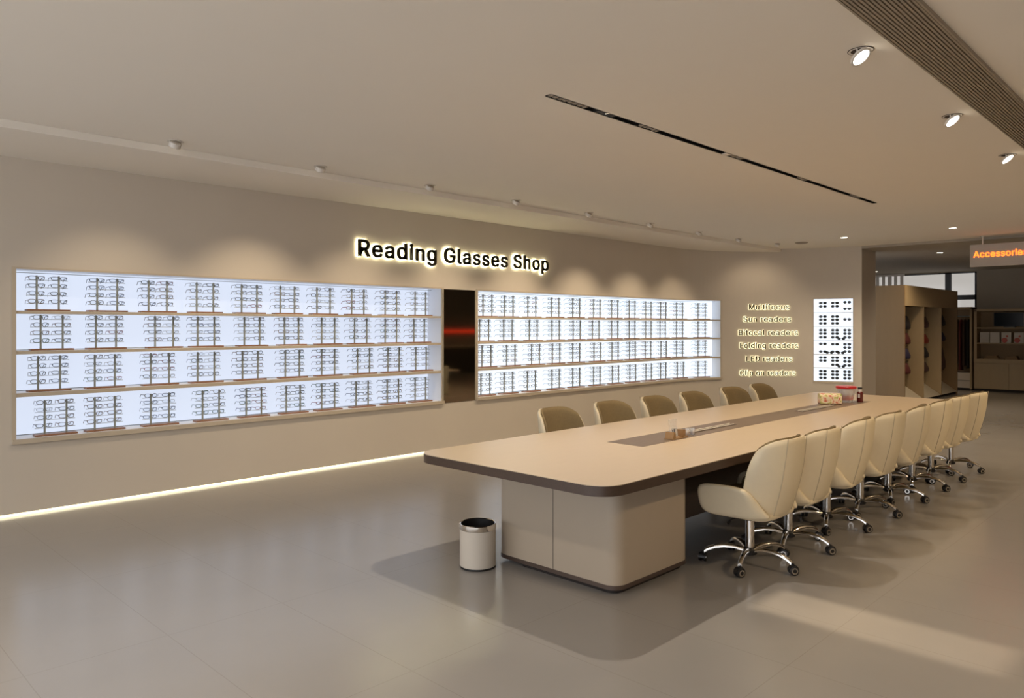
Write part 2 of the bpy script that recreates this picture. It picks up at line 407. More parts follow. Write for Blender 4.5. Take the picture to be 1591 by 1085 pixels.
def temple_mb(mb, sg, w=0.050, off=(0, 0, 0), t=0.003):
    a = Vector(off); x = sg * (w + 0.0095)
    p0 = a + Vector((x, 0.012, 0.009)); p1 = a + Vector((x + sg * 0.004, 0.02, 0.009)); p2 = a + Vector((x + sg * 0.001, 0.095, 0.006)); p3 = a + Vector((x - sg * 0.003, 0.128, -0.022))
    mb.bar(p0, p1, t * 0.9, t * 1.4); mb.bar(p1, p2, t * 0.7, t * 1.3); mb.bar(p2, p3, t * 0.7, t * 1.2)
SHAPES = [(0.052, 0.030, 2.8), (0.048, 0.036, 2.2), (0.051, 0.033, 3.4), (0.050, 0.028, 2.6)]
protos = []
for ci, (cn_, c_) in enumerate(FRAMES):
    w, h, sq = SHAPES[ci % 4]; th = 0.0028 if cn_ in ('steel grey', 'bronze') else 0.0042
    t = empty('eyeglasses')
    m = MB(); add_front(m, w, h, th, sq); m.build('front_frame', [M_fr[ci], M_lens], t)
    for sg in (-1, 1):
        m = MB(); temple_mb(m, sg, w, t=th); m.build('temple', M_fr[ci], t)
    protos.append(t)
used = set()
def place_proto(i):
    if i not in used: used.add(i); KIDS[protos[i]] = list(protos[i].children); return protos[i]
    return copy_tree(protos[i])

RACKS_A = [[1.82, 2.30, 2.75, 3.21, 3.68, 4.12, 4.57, 5.03, 5.51, 5.97], [1.85, 2.29, 2.81, 3.22, 3.71, 4.17, 4.63, 5.07, 5.51, 5.95],
           [1.83, 2.28, 2.77, 3.22, 3.69, 4.18, 4.63, 5.11, 5.55, 5.98], [1.88, 2.28, 2.77, 3.27, 3.73, 4.19, 4.63, 5.09, 5.54, 5.97]]
RACKS_B = [[7.15, 7.57, 8.05, 8.57, 9.07, 9.59, 10.07, 10.56, 11.05, 11.52, 12.0, 12.55], [7.085, 7.55, 8.08, 8.58, 9.08, 9.56, 10.07, 10.56, 11.05, 11.5, 12.0, 12.55],
           [7.13, 7.61, 8.13, 8.59, 9.07, 9.60, 10.08, 10.57, 11.04, 11.53, 12.0, 12.55], [7.11, 7.56, 8.04, 8.58, 9.07, 9.59, 10.09, 10.58, 11.06, 11.52, 12.02, 12.55]]
SHZ = [1.737, 1.394, 1.036, 0.646]; SHN = ['top', 'second', 'third', 'bottom']
TIER = ['bottom', 'third', 'second', 'top']
rack0 = rack_proto(None); first = True; n_ind = 0
stuff = MB(); nfr = len(FRAMES)
rng = random.Random(11)
WGT = [0, 0, 0, 1, 1, 2, 2, 3, 3, 4, 5, 6, 7, 1, 0, 3]
for case, rows, cname in ((0, RACKS_A, 'left'), (1, RACKS_B, 'right')):
    for r, row in enumerate(rows):
        for k, s in enumerate(row):
            o = rack0 if first else copy_tree(rack0); first = False
            p = P(s, 0.10, SHZ[r] + 0.0005); o.location = p; o.rotation_euler = (0, 0, ang(s))
            tag(o, f'two-post eyeglass rack on red-brown base, {ORD[k]} from left, {SHN[r]} shelf of {cname} case', 'display rack', f'eyeglass racks in the {cname} lit case')
            base_c = rng.choice(WGT)
            for pi, px_ in enumerate((-0.085, 0.085)):
                pc = base_c if rng.random() < 0.5 else rng.choice(WGT)
                for ti, tz in enumerate((0.065, 0.136, 0.204, 0.27)):
                    ci = pc if rng.random() < 0.45 else rng.choice(WGT)
                    dx = rng.uniform(-0.003, 0.006); rz = rng.uniform(-0.06, 0.06); dz = rng.uniform(0, 0.003)
                    Mx = Matrix.Translation(p) @ Matrix.Rotation(ang(s), 4, 'Z') @ Matrix.Translation((px_ + 0.004 + dx, 0.0145, tz + 0.019 + dz)) @ Matrix.Rotation(rz, 4, 'Z')
                    individual = case == 0 and (k < 9 or (r == 0) or (r == 1 and pi == 0))
                    if individual:
                        g = place_proto(ci); g.location = Mx.to_translation(); g.rotation_euler = (0, 0, ang(s) + rz)
                        tag(g, f'{FRAMES[ci][0]} eyeglasses, {TIER[ti]} tier on {"left" if pi == 0 else "right"} post, {ORD[k]} rack, {SHN[r]} shelf, left case', 'eyeglasses', 'eyeglasses on the racks of the left case')
                        n_ind += 1
                    else:
                        w, h, sq = SHAPES[ci % 4]; m = MB(); add_front(m, w, h, 0.0040, sq, n=10, lens=False)
                        for sg in (-1, 1): temple_mb(m, sg, w)
                        stuff.add([Mx @ Vector(v) for v in m.v], m.f, ci)
so = stuff.build('eyeglasses_on_racks', M_fr); tag(so, 'rows of many eyeglasses on racks in the right case and the left case end', 'eyeglasses', None, 'stuff')
for i, p_ in enumerate(protos):
    if i not in used:
        for ch in list(p_.children): bpy.data.objects.remove(ch)
        bpy.data.objects.remove(p_)

# sunglasses in the small case
def sunglass_proto():
    t = empty('sunglasses')
    m = MB(); add_front(m, 0.056, 0.046, 0.004, 2.2, 14, True); m.build('front_frame', [M_fr[0], M_sunlens], t)
    for sg in (-1, 1):
        m = MB(); temple_mb(m, sg, 0.056); m.build('temple', M_fr[0], t)
    return t
SZ = [[[2.048, 1.987], [2.048, 1.987], [2.058, 1.935]], [[1.793, 1.732, 1.666]] * 2 + [[1.738]], [[1.536, 1.472, 1.402]] * 3,
      [[1.277, 1.133], [1.272, 1.133], [1.272, 1.212, 1.140]], [[1.020, 0.963], [1.020, 0.963, 0.885], [1.018, 0.953, 0.880]], [[0.763, 0.699, 0.635]] * 3]
sun0 = sunglass_proto(); fs_ = True
COLN = ['left', 'middle', 'right']; R6 = ['top', 'second', 'third', 'fourth', 'fifth', 'lowest']
for r, cols in enumerate(SZ):
    for c_, zs in enumerate(cols):
        for k, z in enumerate(zs):
            s = (14.862, 15.070, 15.278)[c_]
            o = sun0 if fs_ else copy_tree(sun0); fs_ = False
            o.location = P(s, 0.012, z); o.rotation_euler = (0, 0, ang(s))
            pos = ['upper', 'lower'][k] if len(zs) == 2 else (['upper', 'middle', 'lower'][k] if len(zs) == 3 else 'only')
            tag(o, f'dark-lensed sunglasses, {pos} pair in the {COLN[c_]} column of the {R6[r]} tier, small case', 'sunglasses', 'sunglasses in the small lit case')
for i, (s, z) in enumerate([(14.975, 1.087), (15.165, 1.087), (15.175, 0.830), (15.175, 1.351)]):
    o = copy_tree(sun0); o.location = P(s, 0.055, z + 0.026); o.rotation_euler = (0, 0, ang(s))
    tag(o, 'dark sunglasses standing on the shelf board, ' + ['left of two on the fourth tier', 'right of two on the fourth tier', 'on the fifth tier', 'on the third tier'][i] + ', small case', 'sunglasses', 'sunglasses in the small lit case')

# ------------------------------------------------------------------ lettering
# letter outlines of a plain grotesque face: {char: (advance, [[(x, y, left handle, right handle), ...] per closed curve])} in 1/1000
GLYPH = {'A':(480,[[(16,0,39,0,78,170),(201,509,140,339,226,509),(276,509,251,509,338,339),(463,0,401,170,440,0),(395,0,418,0,359,101),(287,302,323,202,281,321),(264,372,273,344,255,400),(232,478,245,435,236,478),(245,478,241,478,233,435),(213,371,222,399,204,343),(191,302,196,320,155,202),(85,0,120,101,62,0)],[(110,142,197,142,110,161),(110,199,110,180,197,199),(370,199,283,199,370,180),(370,142,370,161,283,142)]]),'B':(456,[[(60,0,122,0,60,170),(60,509,60,339,120,509),(241,509,181,509,276,509),(329,491,306,503,352,479),(381,442,369,462,392,422),(398,374,398,399,398,352),(387,320,394,334,379,306),(356,286,369,294,344,277),(315,267,330,271,315,265),(315,262,315,264,331,261),(363,245,347,255,379,235),(402,203,392,221,413,185),(418,136,418,163,418,111),(400,67,412,87,388,46),(344,18,370,30,319,6),(247,0,287,0,184,0)],[(125,57,125,115,165,57),(245,57,205,57,284,57),(330,80,313,65,347,95),(355,137,355,114,355,154),(342,184,351,170,334,198),(306,218,321,209,290,227),(248,231,271,231,207,231),(125,231,166,231,125,173)],[(125,285,125,341,162,285),(238,285,200,285,257,285),(288,296,273,289,303,303),(323,326,315,313,332,339),(336,372,336,355,336,395),(313,429,328,414,297,444),(240,452,273,452,202,452),(125,452,163,452,125,396)]]),'C':(510,[[(267,-7,293,-7,223,-7),(150,25,184,4,116,46),(70,115,89,76,50,154),(40,254,40,201,40,308),(70,393,50,354,89,432),(150,484,116,462,184,505),(267,516,223,516,293,516),(340,504,317,512,363,497),(402,471,384,486,420,457),(448,418,436,439,460,398),(473,348,468,374,451,348),(408,348,430,348,404,366),(389,395,398,381,381,408),(357,428,370,419,345,438),(315,449,331,444,300,454),(267,456,284,456,236,456),(184,432,208,448,159,417),(125,364,139,394,111,334),(103,254,103,297,103,211),(125,145,111,175,140,115),(184,76,159,92,209,61),(267,53,236,53,284,53),(315,60,300,55,331,65),(357,81,345,71,370,90),(389,114,381,101,398,128),(408,160,404,143,430,160),(473,160,451,160,469,135),(448,91,460,111,436,70),(402,38,421,52,384,23),(341,5,363,12,318,-3)]]),'D':(502,[[(219,0,271,0,178,0),(96,0,137,0,96,19),(96,57,96,38,136,57),(215,57,175,57,256,57),(318,81,291,65,345,97),(379,149,366,119,392,179),(399,255,399,214,399,296),(379,361,392,331,366,390),(320,428,346,412,293,444),(221,452,260,452,178,452),(93,452,136,452,93,471),(93,509,93,490,137,509),(225,509,181,509,275,509),(353,478,317,499,388,458),(433,391,415,429,452,353),(462,255,462,308,462,202),(433,119,452,157,414,81),(351,31,387,51,314,10)],[(125,509,103,509,125,339),(125,0,125,170,103,0),(60,0,82,0,60,170),(60,509,60,339,82,509)]]),'E':(419,[[(60,0,165,0,60,170),(60,509,60,339,164,509),(372,509,268,509,372,490),(372,452,372,471,290,452),(125,452,207,452,125,396),(125,286,125,341,202,286),(355,286,278,286,355,267),(355,229,355,248,278,229),(125,229,202,229,125,172),(125,57,125,114,208,57),(375,57,292,57,375,38),(375,0,375,19,270,0)]]),'F':(410,[[(60,0,82,0,60,170),(60,509,60,339,163,509),(369,509,266,509,369,490),(369,452,369,471,288,452),(125,452,206,452,125,394),(125,278,125,336,198,278),(346,278,272,278,346,259),(346,221,346,240,272,221),(125,221,198,221,125,147),(125,0,125,74,103,0)]]),'G':(520,[[(269,-7,309,-7,223,-7),(149,25,184,4,115,46),(69,116,88,77,50,155),(40,254,40,201,40,308),(69,393,50,354,88,432),(149,484,115,462,183,505),(265,516,221,516,292,516),(340,504,317,512,364,496),(403,469,385,484,422,454),(449,416,437,437,461,396),(474,349,470,373,452,349),(408,349,430,349,403,365),(387,393,396,380,379,406),(356,427,368,417,344,436),(315,448,330,444,300,453),(265,456,283,456,235,456),(183,432,208,448,159,417),(125,364,139,394,111,334),(103,254,103,297,103,211),(125,145,111,175,140,115),(184,76,159,92,209,61),(269,53,237,53,297,53),(345,71,323,59,367,83),(396,123,384,101,409,146),(415,202,415,172,421,201),(434,199,428,200,384,199),(283,199,333,199,283,218),(283,256,283,237,348,256),(478,256,413,256,478,237),(478,200,478,219,478,158),(451,91,469,122,433,60),(377,19,408,36,345,2)]]),'L':(393,[[(60,0,160,0,60,170),(60,509,60,339,82,509),(125,509,103,509,125,358),(125,57,125,208,203,57),(361,57,282,57,361,38),(361,0,361,19,261,0)]]),'M':(628,[[(60,0,81,0,60,170),(60,509,60,339,91,509),(152,509,121,509,193,402),(277,187,235,294,280,180),(287,159,284,170,291,148),(299,123,295,136,303,110),(311,84,307,97,315,71),(322,49,319,59,317,49),(307,49,312,49,310,59),(318,83,314,70,322,95),(330,121,326,108,334,134),(342,158,338,147,346,170),(352,187,349,179,394,294),(476,509,435,402,507,509),(568,509,537,509,568,339),(568,0,568,170,547,0),(504,0,525,0,504,97),(504,291,504,194,504,302),(504,327,504,314,505,340),(505,369,505,354,505,383),(506,413,506,398,506,428),(507,457,507,443,509,457),(513,457,511,457,508,441),(498,409,503,426,492,393),(482,363,487,378,477,348),(467,322,472,334,463,309),(456,291,459,299,418,194),(342,0,380,97,323,0),(286,0,305,0,248,97),(170,291,209,194,167,299),(159,321,163,309,155,333),(145,361,150,346,140,376),(129,408,135,391,124,424),(112,457,118,441,114,457),(119,457,117,457,119,444),(120,416,120,431,120,401),(121,372,121,387,121,357),(122,328,121,342,122,315),(122,291,122,302,122,194),(122,0,122,97,101,0)]]),'R':(449,[[(60,0,82,0,60,170),(60,509,60,339,119,509),(236,509,177,509,275,509),(333,489,307,502,359,475),(390,433,378,457,403,410),(409,352,409,382,409,321),(390,271,403,295,378,248),(333,217,359,230,307,204),(236,198,275,198,189,198),(96,198,143,198,96,217),(96,255,96,236,142,255),(234,255,188,255,260,255),(298,267,281,259,314,275),(334,300,326,286,341,315),(345,352,345,332,345,372),(334,405,341,390,326,420),(298,440,314,431,281,448),(233,452,259,452,197,452),(125,452,161,452,125,301),(125,0,125,151,103,0)],[(353,0,378,0,312,76),(230,229,271,153,254,229),(303,229,279,229,344,153),(428,0,386,76,403,0)]]),'S':(447,[[(224,-9,263,-9,187,-9),(128,9,155,-3,100,21),(64,60,79,38,49,82),(38,137,40,107,60,137),(104,137,82,137,106,117),(123,88,112,101,134,75),(166,59,149,65,184,52),(224,49,203,49,247,49),(286,60,268,53,304,68),(329,92,319,78,340,105),(346,139,346,121,346,155),(332,179,341,169,323,189),(296,205,311,198,281,211),(245,222,264,217,224,228),(184,239,204,234,142,251),(86,289,109,268,63,311),(52,372,52,339,52,401),(75,448,60,426,90,469),(138,498,111,486,164,510),(227,516,194,516,261,516),(316,498,290,510,342,486),(377,449,362,469,392,428),(401,378,400,404,380,378),(337,378,358,378,335,403),(302,437,323,423,281,451),(225,459,256,459,203,459),(167,448,184,455,151,441),(129,418,138,431,120,406),(115,376,115,391,115,358),(131,334,120,344,142,323),(169,308,154,314,184,302),(212,293,199,297,230,289),(264,279,247,284,279,275),(312,264,295,270,328,257),(359,238,344,248,373,227),(395,198,385,214,404,181),(408,139,408,162,408,111),(386,64,401,86,372,41),(323,11,351,24,296,-2)]]),'a':(389,[[(160,-9,182,-9,136,-9),(94,5,114,-4,75,14),(48,45,59,27,36,62),(30,108,30,83,30,130),(43,161,35,147,52,175),(78,193,63,185,92,201),(125,211,108,207,143,215),(178,220,160,218,201,223),(234,227,219,225,248,228),(265,235,258,231,272,239),(276,255,276,245,276,255),(276,257,276,256,276,272),(267,297,273,286,261,308),(240,322,252,316,228,328),(196,331,213,331,178,331),(149,322,162,328,136,317),(118,301,126,309,110,292),(100,274,104,283,80,280),(41,291,61,285,50,314),(79,346,62,332,95,360),(133,375,113,369,153,381),(194,384,173,384,208,384),(239,379,223,383,255,376),(286,360,271,370,301,351),(322,320,313,338,332,303),(337,251,337,280,337,168),(337,0,337,84,317,0),(277,0,297,0,277,17),(277,52,277,35,275,52),(272,52,274,52,268,43),(252,25,261,34,243,15),(215,1,230,7,200,-5)],[(170,45,155,45,193,45),(228,59,212,50,243,68),(263,93,255,79,271,107),(276,138,276,122,276,155),(276,190,276,173,273,187),(259,182,268,184,251,180),(231,176,242,178,221,174),(200,171,210,172,190,170),(175,168,182,169,161,166),(134,159,147,163,121,154),(103,139,111,148,96,131),(92,105,92,119,92,92),(102,72,95,81,109,63),(130,52,118,57,142,48)]]),'c':(396,[[(207,-8,226,-8,173,-8),(117,16,143,0,91,33),(56,85,71,56,41,114),(34,187,34,149,34,227),(56,291,41,262,71,321),(117,360,91,343,143,376),(207,384,173,384,226,384),(260,377,243,382,276,372),(305,356,292,365,319,347),(340,322,330,335,350,309),(362,277,357,294,342,272),(303,262,322,267,300,272),(290,289,296,281,285,297),(270,311,278,305,262,317),(242,325,253,322,232,328),(207,330,220,330,182,330),(145,310,161,323,129,297),(108,258,116,280,100,237),(96,187,96,213,96,162),(108,117,100,139,116,96),(145,66,129,79,161,53),(207,46,182,46,220,46),(243,52,232,48,253,55),(271,66,263,60,279,72),(292,89,286,80,297,97),(304,117,301,107,324,112),(363,102,343,107,358,85),(341,56,351,70,332,43),(306,21,320,31,293,12),(261,-1,277,4,244,-6)]]),'d':(424,[[(195,-8,219,-8,164,-8),(111,16,136,0,87,32),(55,84,68,55,41,114),(34,189,34,149,34,229),(55,293,41,263,69,322),(112,361,88,345,136,376),(196,384,164,384,219,384),(253,373,238,381,268,365),(287,346,279,356,296,336),(306,319,302,327,308,319),(311,319,309,319,311,382),(311,509,311,446,331,509),(372,509,351,509,372,339),(372,0,372,170,352,0),(313,0,332,0,313,20),(313,59,313,39,311,59),(307,59,309,59,302,51),(287,31,295,42,278,21),(252,4,267,12,238,-4)],[(205,47,181,47,227,47),(263,65,247,53,279,77),(299,115,291,94,308,136),(312,189,312,161,312,217),(300,263,308,242,292,284),(263,312,279,300,247,324),(205,330,228,330,181,330),(145,311,161,324,129,299),(108,261,116,282,100,240),(96,189,96,216,96,162),(109,117,100,138,117,95),(145,66,129,78,161,53)]]),'e':(404,[[(212,-8,238,-8,175,-8),(117,16,143,0,90,33),(56,85,70,56,41,114),(34,187,34,148,34,226),(55,290,41,260,69,319),(115,359,89,343,141,376),(205,384,171,384,226,384),(266,374,246,381,285,367),(319,341,303,356,335,326),(357,282,348,306,366,258),(371,194,371,228,371,186),(371,169,371,178,272,169),(75,169,174,169,75,187),(75,221,75,204,163,221),(338,221,250,221,329,215),(310,202,319,208,310,227),(298,269,306,249,290,288),(263,314,278,303,247,325),(205,330,228,330,182,330),(146,313,163,325,130,302),(109,270,118,288,100,251),(96,211,96,232,96,200),(96,178,96,189,96,150),(110,106,101,126,120,87),(151,61,134,72,168,51),(212,46,189,46,228,46),(254,53,241,48,266,57),(285,73,277,64,294,82),(306,105,301,93,325,101),(365,91,345,96,359,71),(335,39,349,54,321,24),(283,4,303,13,262,-4)]]),'f':(254,[[(228,379,154,379,228,362),(228,327,228,344,154,327),(6,327,80,327,6,344),(6,379,6,362,80,379)],[(81,0,101,0,81,144),(81,432,81,288,81,453),(96,486,86,471,106,500),(135,519,119,511,152,526),(187,530,169,530,201,530),(222,527,213,529,232,525),(243,521,238,523,238,503),(227,468,233,486,224,470),(215,472,220,471,210,473),(195,474,203,474,176,474),(154,460,163,469,146,451),(142,419,142,437,142,279),(142,0,142,140,121,0)]]),'g':(425,[[(207,-151,238,-151,179,-151),(134,-140,155,-147,113,-132),(82,-110,96,-123,69,-98),(51,-69,58,-84,67,-60),(101,-41,84,-50,107,-49),(122,-66,113,-57,130,-75),(154,-88,141,-82,168,-94),(207,-97,186,-97,238,-97),(282,-75,263,-90,302,-60),(311,-6,311,-37,311,19),(311,68,311,44,310,68),(306,68,308,68,301,60),(287,41,295,51,278,32),(252,16,267,23,238,8),(195,5,219,5,164,5),(113,27,137,12,88,41),(55,90,69,62,41,118),(34,191,34,152,34,230),(55,293,41,264,69,322),(112,361,88,345,137,376),(196,384,165,384,220,384),(253,373,239,381,268,365),(288,346,280,356,297,336),(308,319,303,327,309,319),(313,319,311,319,313,339),(313,379,313,359,333,379),(372,379,353,379,372,250),(372,-9,372,121,372,-42),(350,-90,365,-69,335,-111),(291,-136,316,-126,266,-146)],[(205,59,181,59,228,59),(264,75,248,64,280,86),(300,121,292,101,308,141),(312,193,312,165,312,220),(300,264,308,243,292,284),(264,312,280,301,248,324),(205,330,228,330,181,330),(145,312,161,324,129,299),(109,262,117,283,100,242),(96,193,96,219,96,166),(109,123,100,143,117,103),(145,76,129,87,162,65)]]),'h':(410,[[(114,227,114,249,114,151),(114,0,114,76,93,0),(53,0,73,0,53,170),(53,509,53,339,73,509),(114,509,93,509,114,435),(114,287,114,361,110,287),(102,287,106,287,114,322),(152,362,131,347,174,377),(227,384,199,384,253,384),(295,369,276,379,315,358),(341,321,330,342,352,299),(357,240,357,273,357,160),(357,0,357,80,337,0),(296,0,316,0,296,78),(296,235,296,157,296,265),(273,304,288,288,258,321),(210,329,237,329,192,329),(161,317,175,325,146,309),(126,283,135,298,118,267)]]),'i':(167,[[(53,0,73,0,53,126),(53,379,53,253,73,379),(114,379,93,379,114,253),(114,0,114,126,93,0)],[(84,443,95,443,72,443),(54,455,62,447,45,462),(41,483,41,472,41,494),(54,512,45,504,62,520),(84,524,72,524,95,524),(114,512,106,520,122,504),(126,483,126,494,126,472),(114,455,122,462,106,447)]]),'l':(189,[[(139,-2,147,-2,110,-2),(74,20,88,5,60,35),(53,84,53,57,53,226),(53,509,53,367,73,509),(114,509,93,509,114,372),(114,99,114,235,114,81),(120,62,116,69,125,55),(146,52,133,52,152,52),(160,53,157,52,164,53),(170,54,167,54,173,37),(181,3,177,20,175,1),(162,-1,169,0,154,-2)]]),'n':(410,[[(114,227,114,249,114,151),(114,0,114,76,93,0),(53,0,73,0,53,126),(53,379,53,253,72,379),(112,379,92,379,112,349),(112,287,112,318,109,287),(102,287,106,287,114,322),(152,362,131,347,174,377),(227,384,199,384,253,384),(295,369,276,379,314,358),(341,321,330,342,352,299),(357,240,357,273,357,160),(357,0,357,80,337,0),(296,0,316,0,296,78),(296,235,296,157,296,265),(273,304,288,288,258,321),(210,329,237,329,192,329),(161,317,175,325,146,309),(126,283,135,298,118,267)]]),'o':(415,[[(207,-8,242,-8,173,-8),(117,16,143,0,91,33),(56,85,71,56,41,114),(34,187,34,149,34,227),(56,291,41,262,71,321),(117,360,91,343,143,376),(207,384,173,384,242,384),(299,360,273,376,325,343),(359,291,345,321,374,262),(381,187,381,227,381,149),(359,85,374,114,345,56),(299,16,325,33,273,0)],[(207,46,182,46,233,46),(270,66,254,53,287,79),(307,117,299,96,315,139),(319,187,319,162,319,213),(307,258,315,236,299,280),(270,310,287,297,254,323),(207,330,233,330,182,330),(145,310,161,323,129,297),(108,258,116,280,100,237),(96,187,96,213,96,162),(108,117,100,139,116,96),(145,66,129,79,161,53)]]),'p':(424,[[(53,-143,73,-143,53,31),(53,379,53,205,72,379),(112,379,92,379,112,359),(112,319,112,339,114,319),(118,319,116,319,123,327),(137,346,129,336,145,356),(171,373,157,365,186,381),(229,384,205,384,261,384),(313,361,289,376,337,345),(370,293,356,322,383,263),(390,189,390,229,390,149),(370,84,383,114,356,55),(313,16,337,32,289,0),(229,-8,261,-8,206,-8),(173,4,187,-4,158,12),(138,31,146,21,130,42),(118,59,123,51,117,59),(114,59,115,59,114,-8),(114,-143,114,-76,93,-143)],[(220,47,197,47,244,47),(279,66,263,53,295,78),(316,117,308,95,324,138),(328,189,328,162,328,216),(316,261,324,240,308,282),(280,311,296,299,264,324),(220,330,244,330,197,330),(161,312,177,324,145,300),(125,263,133,284,117,242),(113,189,113,217,113,161),(125,115,117,136,133,94),(162,65,146,77,178,53)]]),'r':(259,[[(53,0,73,0,53,126),(53,379,53,253,72,379),(112,379,92,379,112,360),(112,321,112,340,113,321),(115,321,114,321,122,340),(152,367,135,355,170,379),(213,385,190,385,218,385),(229,384,223,385,235,384),(243,384,240,384,243,363),(243,322,243,343,242,323),(230,324,237,323,223,325),(207,326,215,326,189,326),(159,315,173,322,145,307),(126,284,134,297,118,270),(114,237,114,255,114,158),(114,0,114,79,93,0)]]),'s':(365,[[(182,-8,211,-8,156,-8),(112,3,133,-4,92,11),(62,38,75,23,49,53),(36,94,40,72,55,98),(94,107,74,102,99,86),(124,60,109,70,139,50),(181,45,158,45,208,45),(244,62,229,51,260,74),(268,103,268,87,268,116),(254,136,263,127,245,144),(212,155,231,151,191,160),(149,170,170,165,115,178),(72,208,89,191,55,225),(47,274,47,247,47,296),(65,332,53,315,77,348),(115,370,94,361,136,380),(187,384,160,384,213,384),(254,372,235,380,272,365),(299,339,287,353,310,325),(324,290,319,309,305,286),(268,277,287,281,263,292),(243,316,255,304,230,327),(187,333,212,333,165,333),(131,317,146,327,116,306),(109,277,109,293,109,263),(124,243,114,252,134,235),(172,223,150,228,191,218),(229,209,210,214,264,201),(306,171,290,188,323,154),(331,107,331,133,331,84),(312,47,325,64,300,30),(260,6,282,16,237,-3)]]),'t':(227,[[(204,379,138,379,204,362),(204,327,204,344,138,327),(6,327,72,327,6,344),(6,379,6,362,72,379)],[(65,471,65,345,85,471),(126,471,106,471,126,347),(126,98,126,222,126,81),(136,61,129,69,143,54),(170,50,154,50,174,50),(185,51,179,50,191,52),(202,54,197,53,206,36),(213,2,209,19,207,0),(192,-3,200,-2,184,-4),(168,-4,176,-4,136,-4),(92,21,110,4,74,38),(65,93,65,62,65,219)]]),'u':(410,[[(182,-5,211,-5,157,-5),(115,11,134,0,95,21),(69,59,80,37,58,80),(53,139,53,107,53,219),(53,379,53,299,73,379),(114,379,93,379,114,301),(114,144,114,222,114,114),(137,75,121,91,152,58),(200,50,173,50,218,50),(249,62,235,54,264,70),(283,97,275,81,292,112),(296,153,296,131,296,228),(296,379,296,304,316,379),(357,379,337,379,357,253),(357,0,357,126,337,0),(298,0,318,0,298,31),(298,92,298,61,301,92),(307,92,304,92,295,57),(257,17,279,32,235,2)]])}
def glyph_outline(ch, n=4):
    out = []
    for pts in GLYPH[ch][1]:
        line = []; corner = []
        for i, p in enumerate(pts):
            q = pts[(i + 1) % len(pts)]
            a, b, c, d = Vector(p[:2]), Vector(p[4:6]), Vector(q[2:4]), Vector(q[:2])
            straight = abs((b - a).cross(d - a)) + abs((c - a).cross(d - a)) < 0.02 * (d - a).length_squared + 1
            for k in range(1 if straight else n):
                t_ = k / n; m = 1 - t_
                line.append((a * m ** 3 + b * 3 * m * m * t_ + c * 3 * m * t_ * t_ + d * t_ ** 3) / 1000)
        out.append(line)
    return out
from mathutils.geometry import tessellate_polygon
GCACHE = {}
def glyph_mesh(ch, bold):
    """flat-faced letter 1 unit thick, fattened by bold: the filled outline plus a band along the outline"""
    if (ch, bold) in GCACHE: return GCACHE[(ch, bold)]
    mb = MB(); outs = glyph_outline(ch)
    tri = tessellate_polygon([[Vector((p.x, p.y, 0)) for p in l] for l in outs]); flat = [p for l in outs for p in l]
    n = len(flat); mb.add([(p.x, p.y, 0.0) for p in flat] + [(p.x, p.y, 1.0) for p in flat], [tuple(f) for f in tri] + [tuple(i + n for i in f) for f in tri])
    for l in outs:
        for p, q in zip(l, l[1:] + l[:1]):
            d = q - p
            if d.length < 1e-5: continue
            d = d.normalized() * bold; s_ = Vector((-d.y, d.x))
            poly = [p + s_, p - s_] + [q + s_ * math.cos(a_) * -1 + d * math.sin(a_) for a_ in (0, PI / 4, PI / 2, 3 * PI / 4, PI)]
            mb.prism([(v.x, v.y) for v in poly], 0.0, 1.0)
    GCACHE[(ch, bold)] = (mb.v, mb.f); return GCACHE[(ch, bold)]
def lettering(root, body, mapper, s0, s1, zbase, cap, face_mat, halo_mat, bold=0.012, halo=0.045, track=0.02, word=0.2, dface=(0.028, 0.046), dhalo=(0.012, 0.026), part='letter'):
    x = 0.0; lay = []
    for ch in body:
        if ch == ' ': x += word
        else: lay.append((ch, x)); x += GLYPH[ch][0] / 1000 + track
    xs = [(lx + min(p[0] for q in GLYPH[ch][1] for p in q) / 1000, lx + max(p[0] for q in GLYPH[ch][1] for p in q) / 1000) for ch, lx in lay]
    x0, x1 = xs[0][0], xs[-1][1]; sx = (s1 - s0) / (x1 - x0); sz = cap / 0.509
    for ch, lx in lay:
        def mk(bd, d0, d1, name, m, par):
            vs, fs = glyph_mesh(ch, bd)
            vv = [mapper(s0 + (v[0] + lx - x0) * sx, -(d0 + (d1 - d0) * v[2]), zbase + v[1] * sz) for v in vs]
            mb = MB(); mb.add(vv, fs); return mb.build(name, m, par)
        o = mk(bold, dface[0], dface[1], part, face_mat, root)
        if halo_mat: mk(halo, dhalo[0], dhalo[1], 'halo_light', halo_mat, o)
WP = lambda s, d, z: P(s, d, z)
t = empty('wall_sign'); tag(t, 'large dark letters reading Reading Glasses Shop with a warm halo, above the mirror', 'sign')
lettering(t, 'Reading Glasses Shop', WP, 4.95, 8.255, 2.432, 0.185, M_letter, M_halo, bold=0.022, halo=0.040, track=0.045, word=0.20)
for body, s0, s1, z in (('Multifocus', 13.49, 14.26, 1.93), ('Sun readers', 13.375, 14.295, 1.697), ('Bifocal readers', 13.28, 14.42, 1.44), ('Folding readers', 13.305, 14.42, 1.195), ('LED readers', 13.435, 14.315, 0.94), ('Clip on readers', 13.305, 14.375, 0.672)):
    t = empty('wall_sign'); tag(t, f'halo-lit sign line reading {body}, on the curved wall beside the small case', 'sign', 'category lines on the curved wall')
    lettering(t, body, WP, s0, s1, z, 0.098, M_letter2, M_halo2, bold=0.015, halo=0.040, track=0.05, word=0.22, dface=(0.020, 0.030), dhalo=(0.008, 0.018))

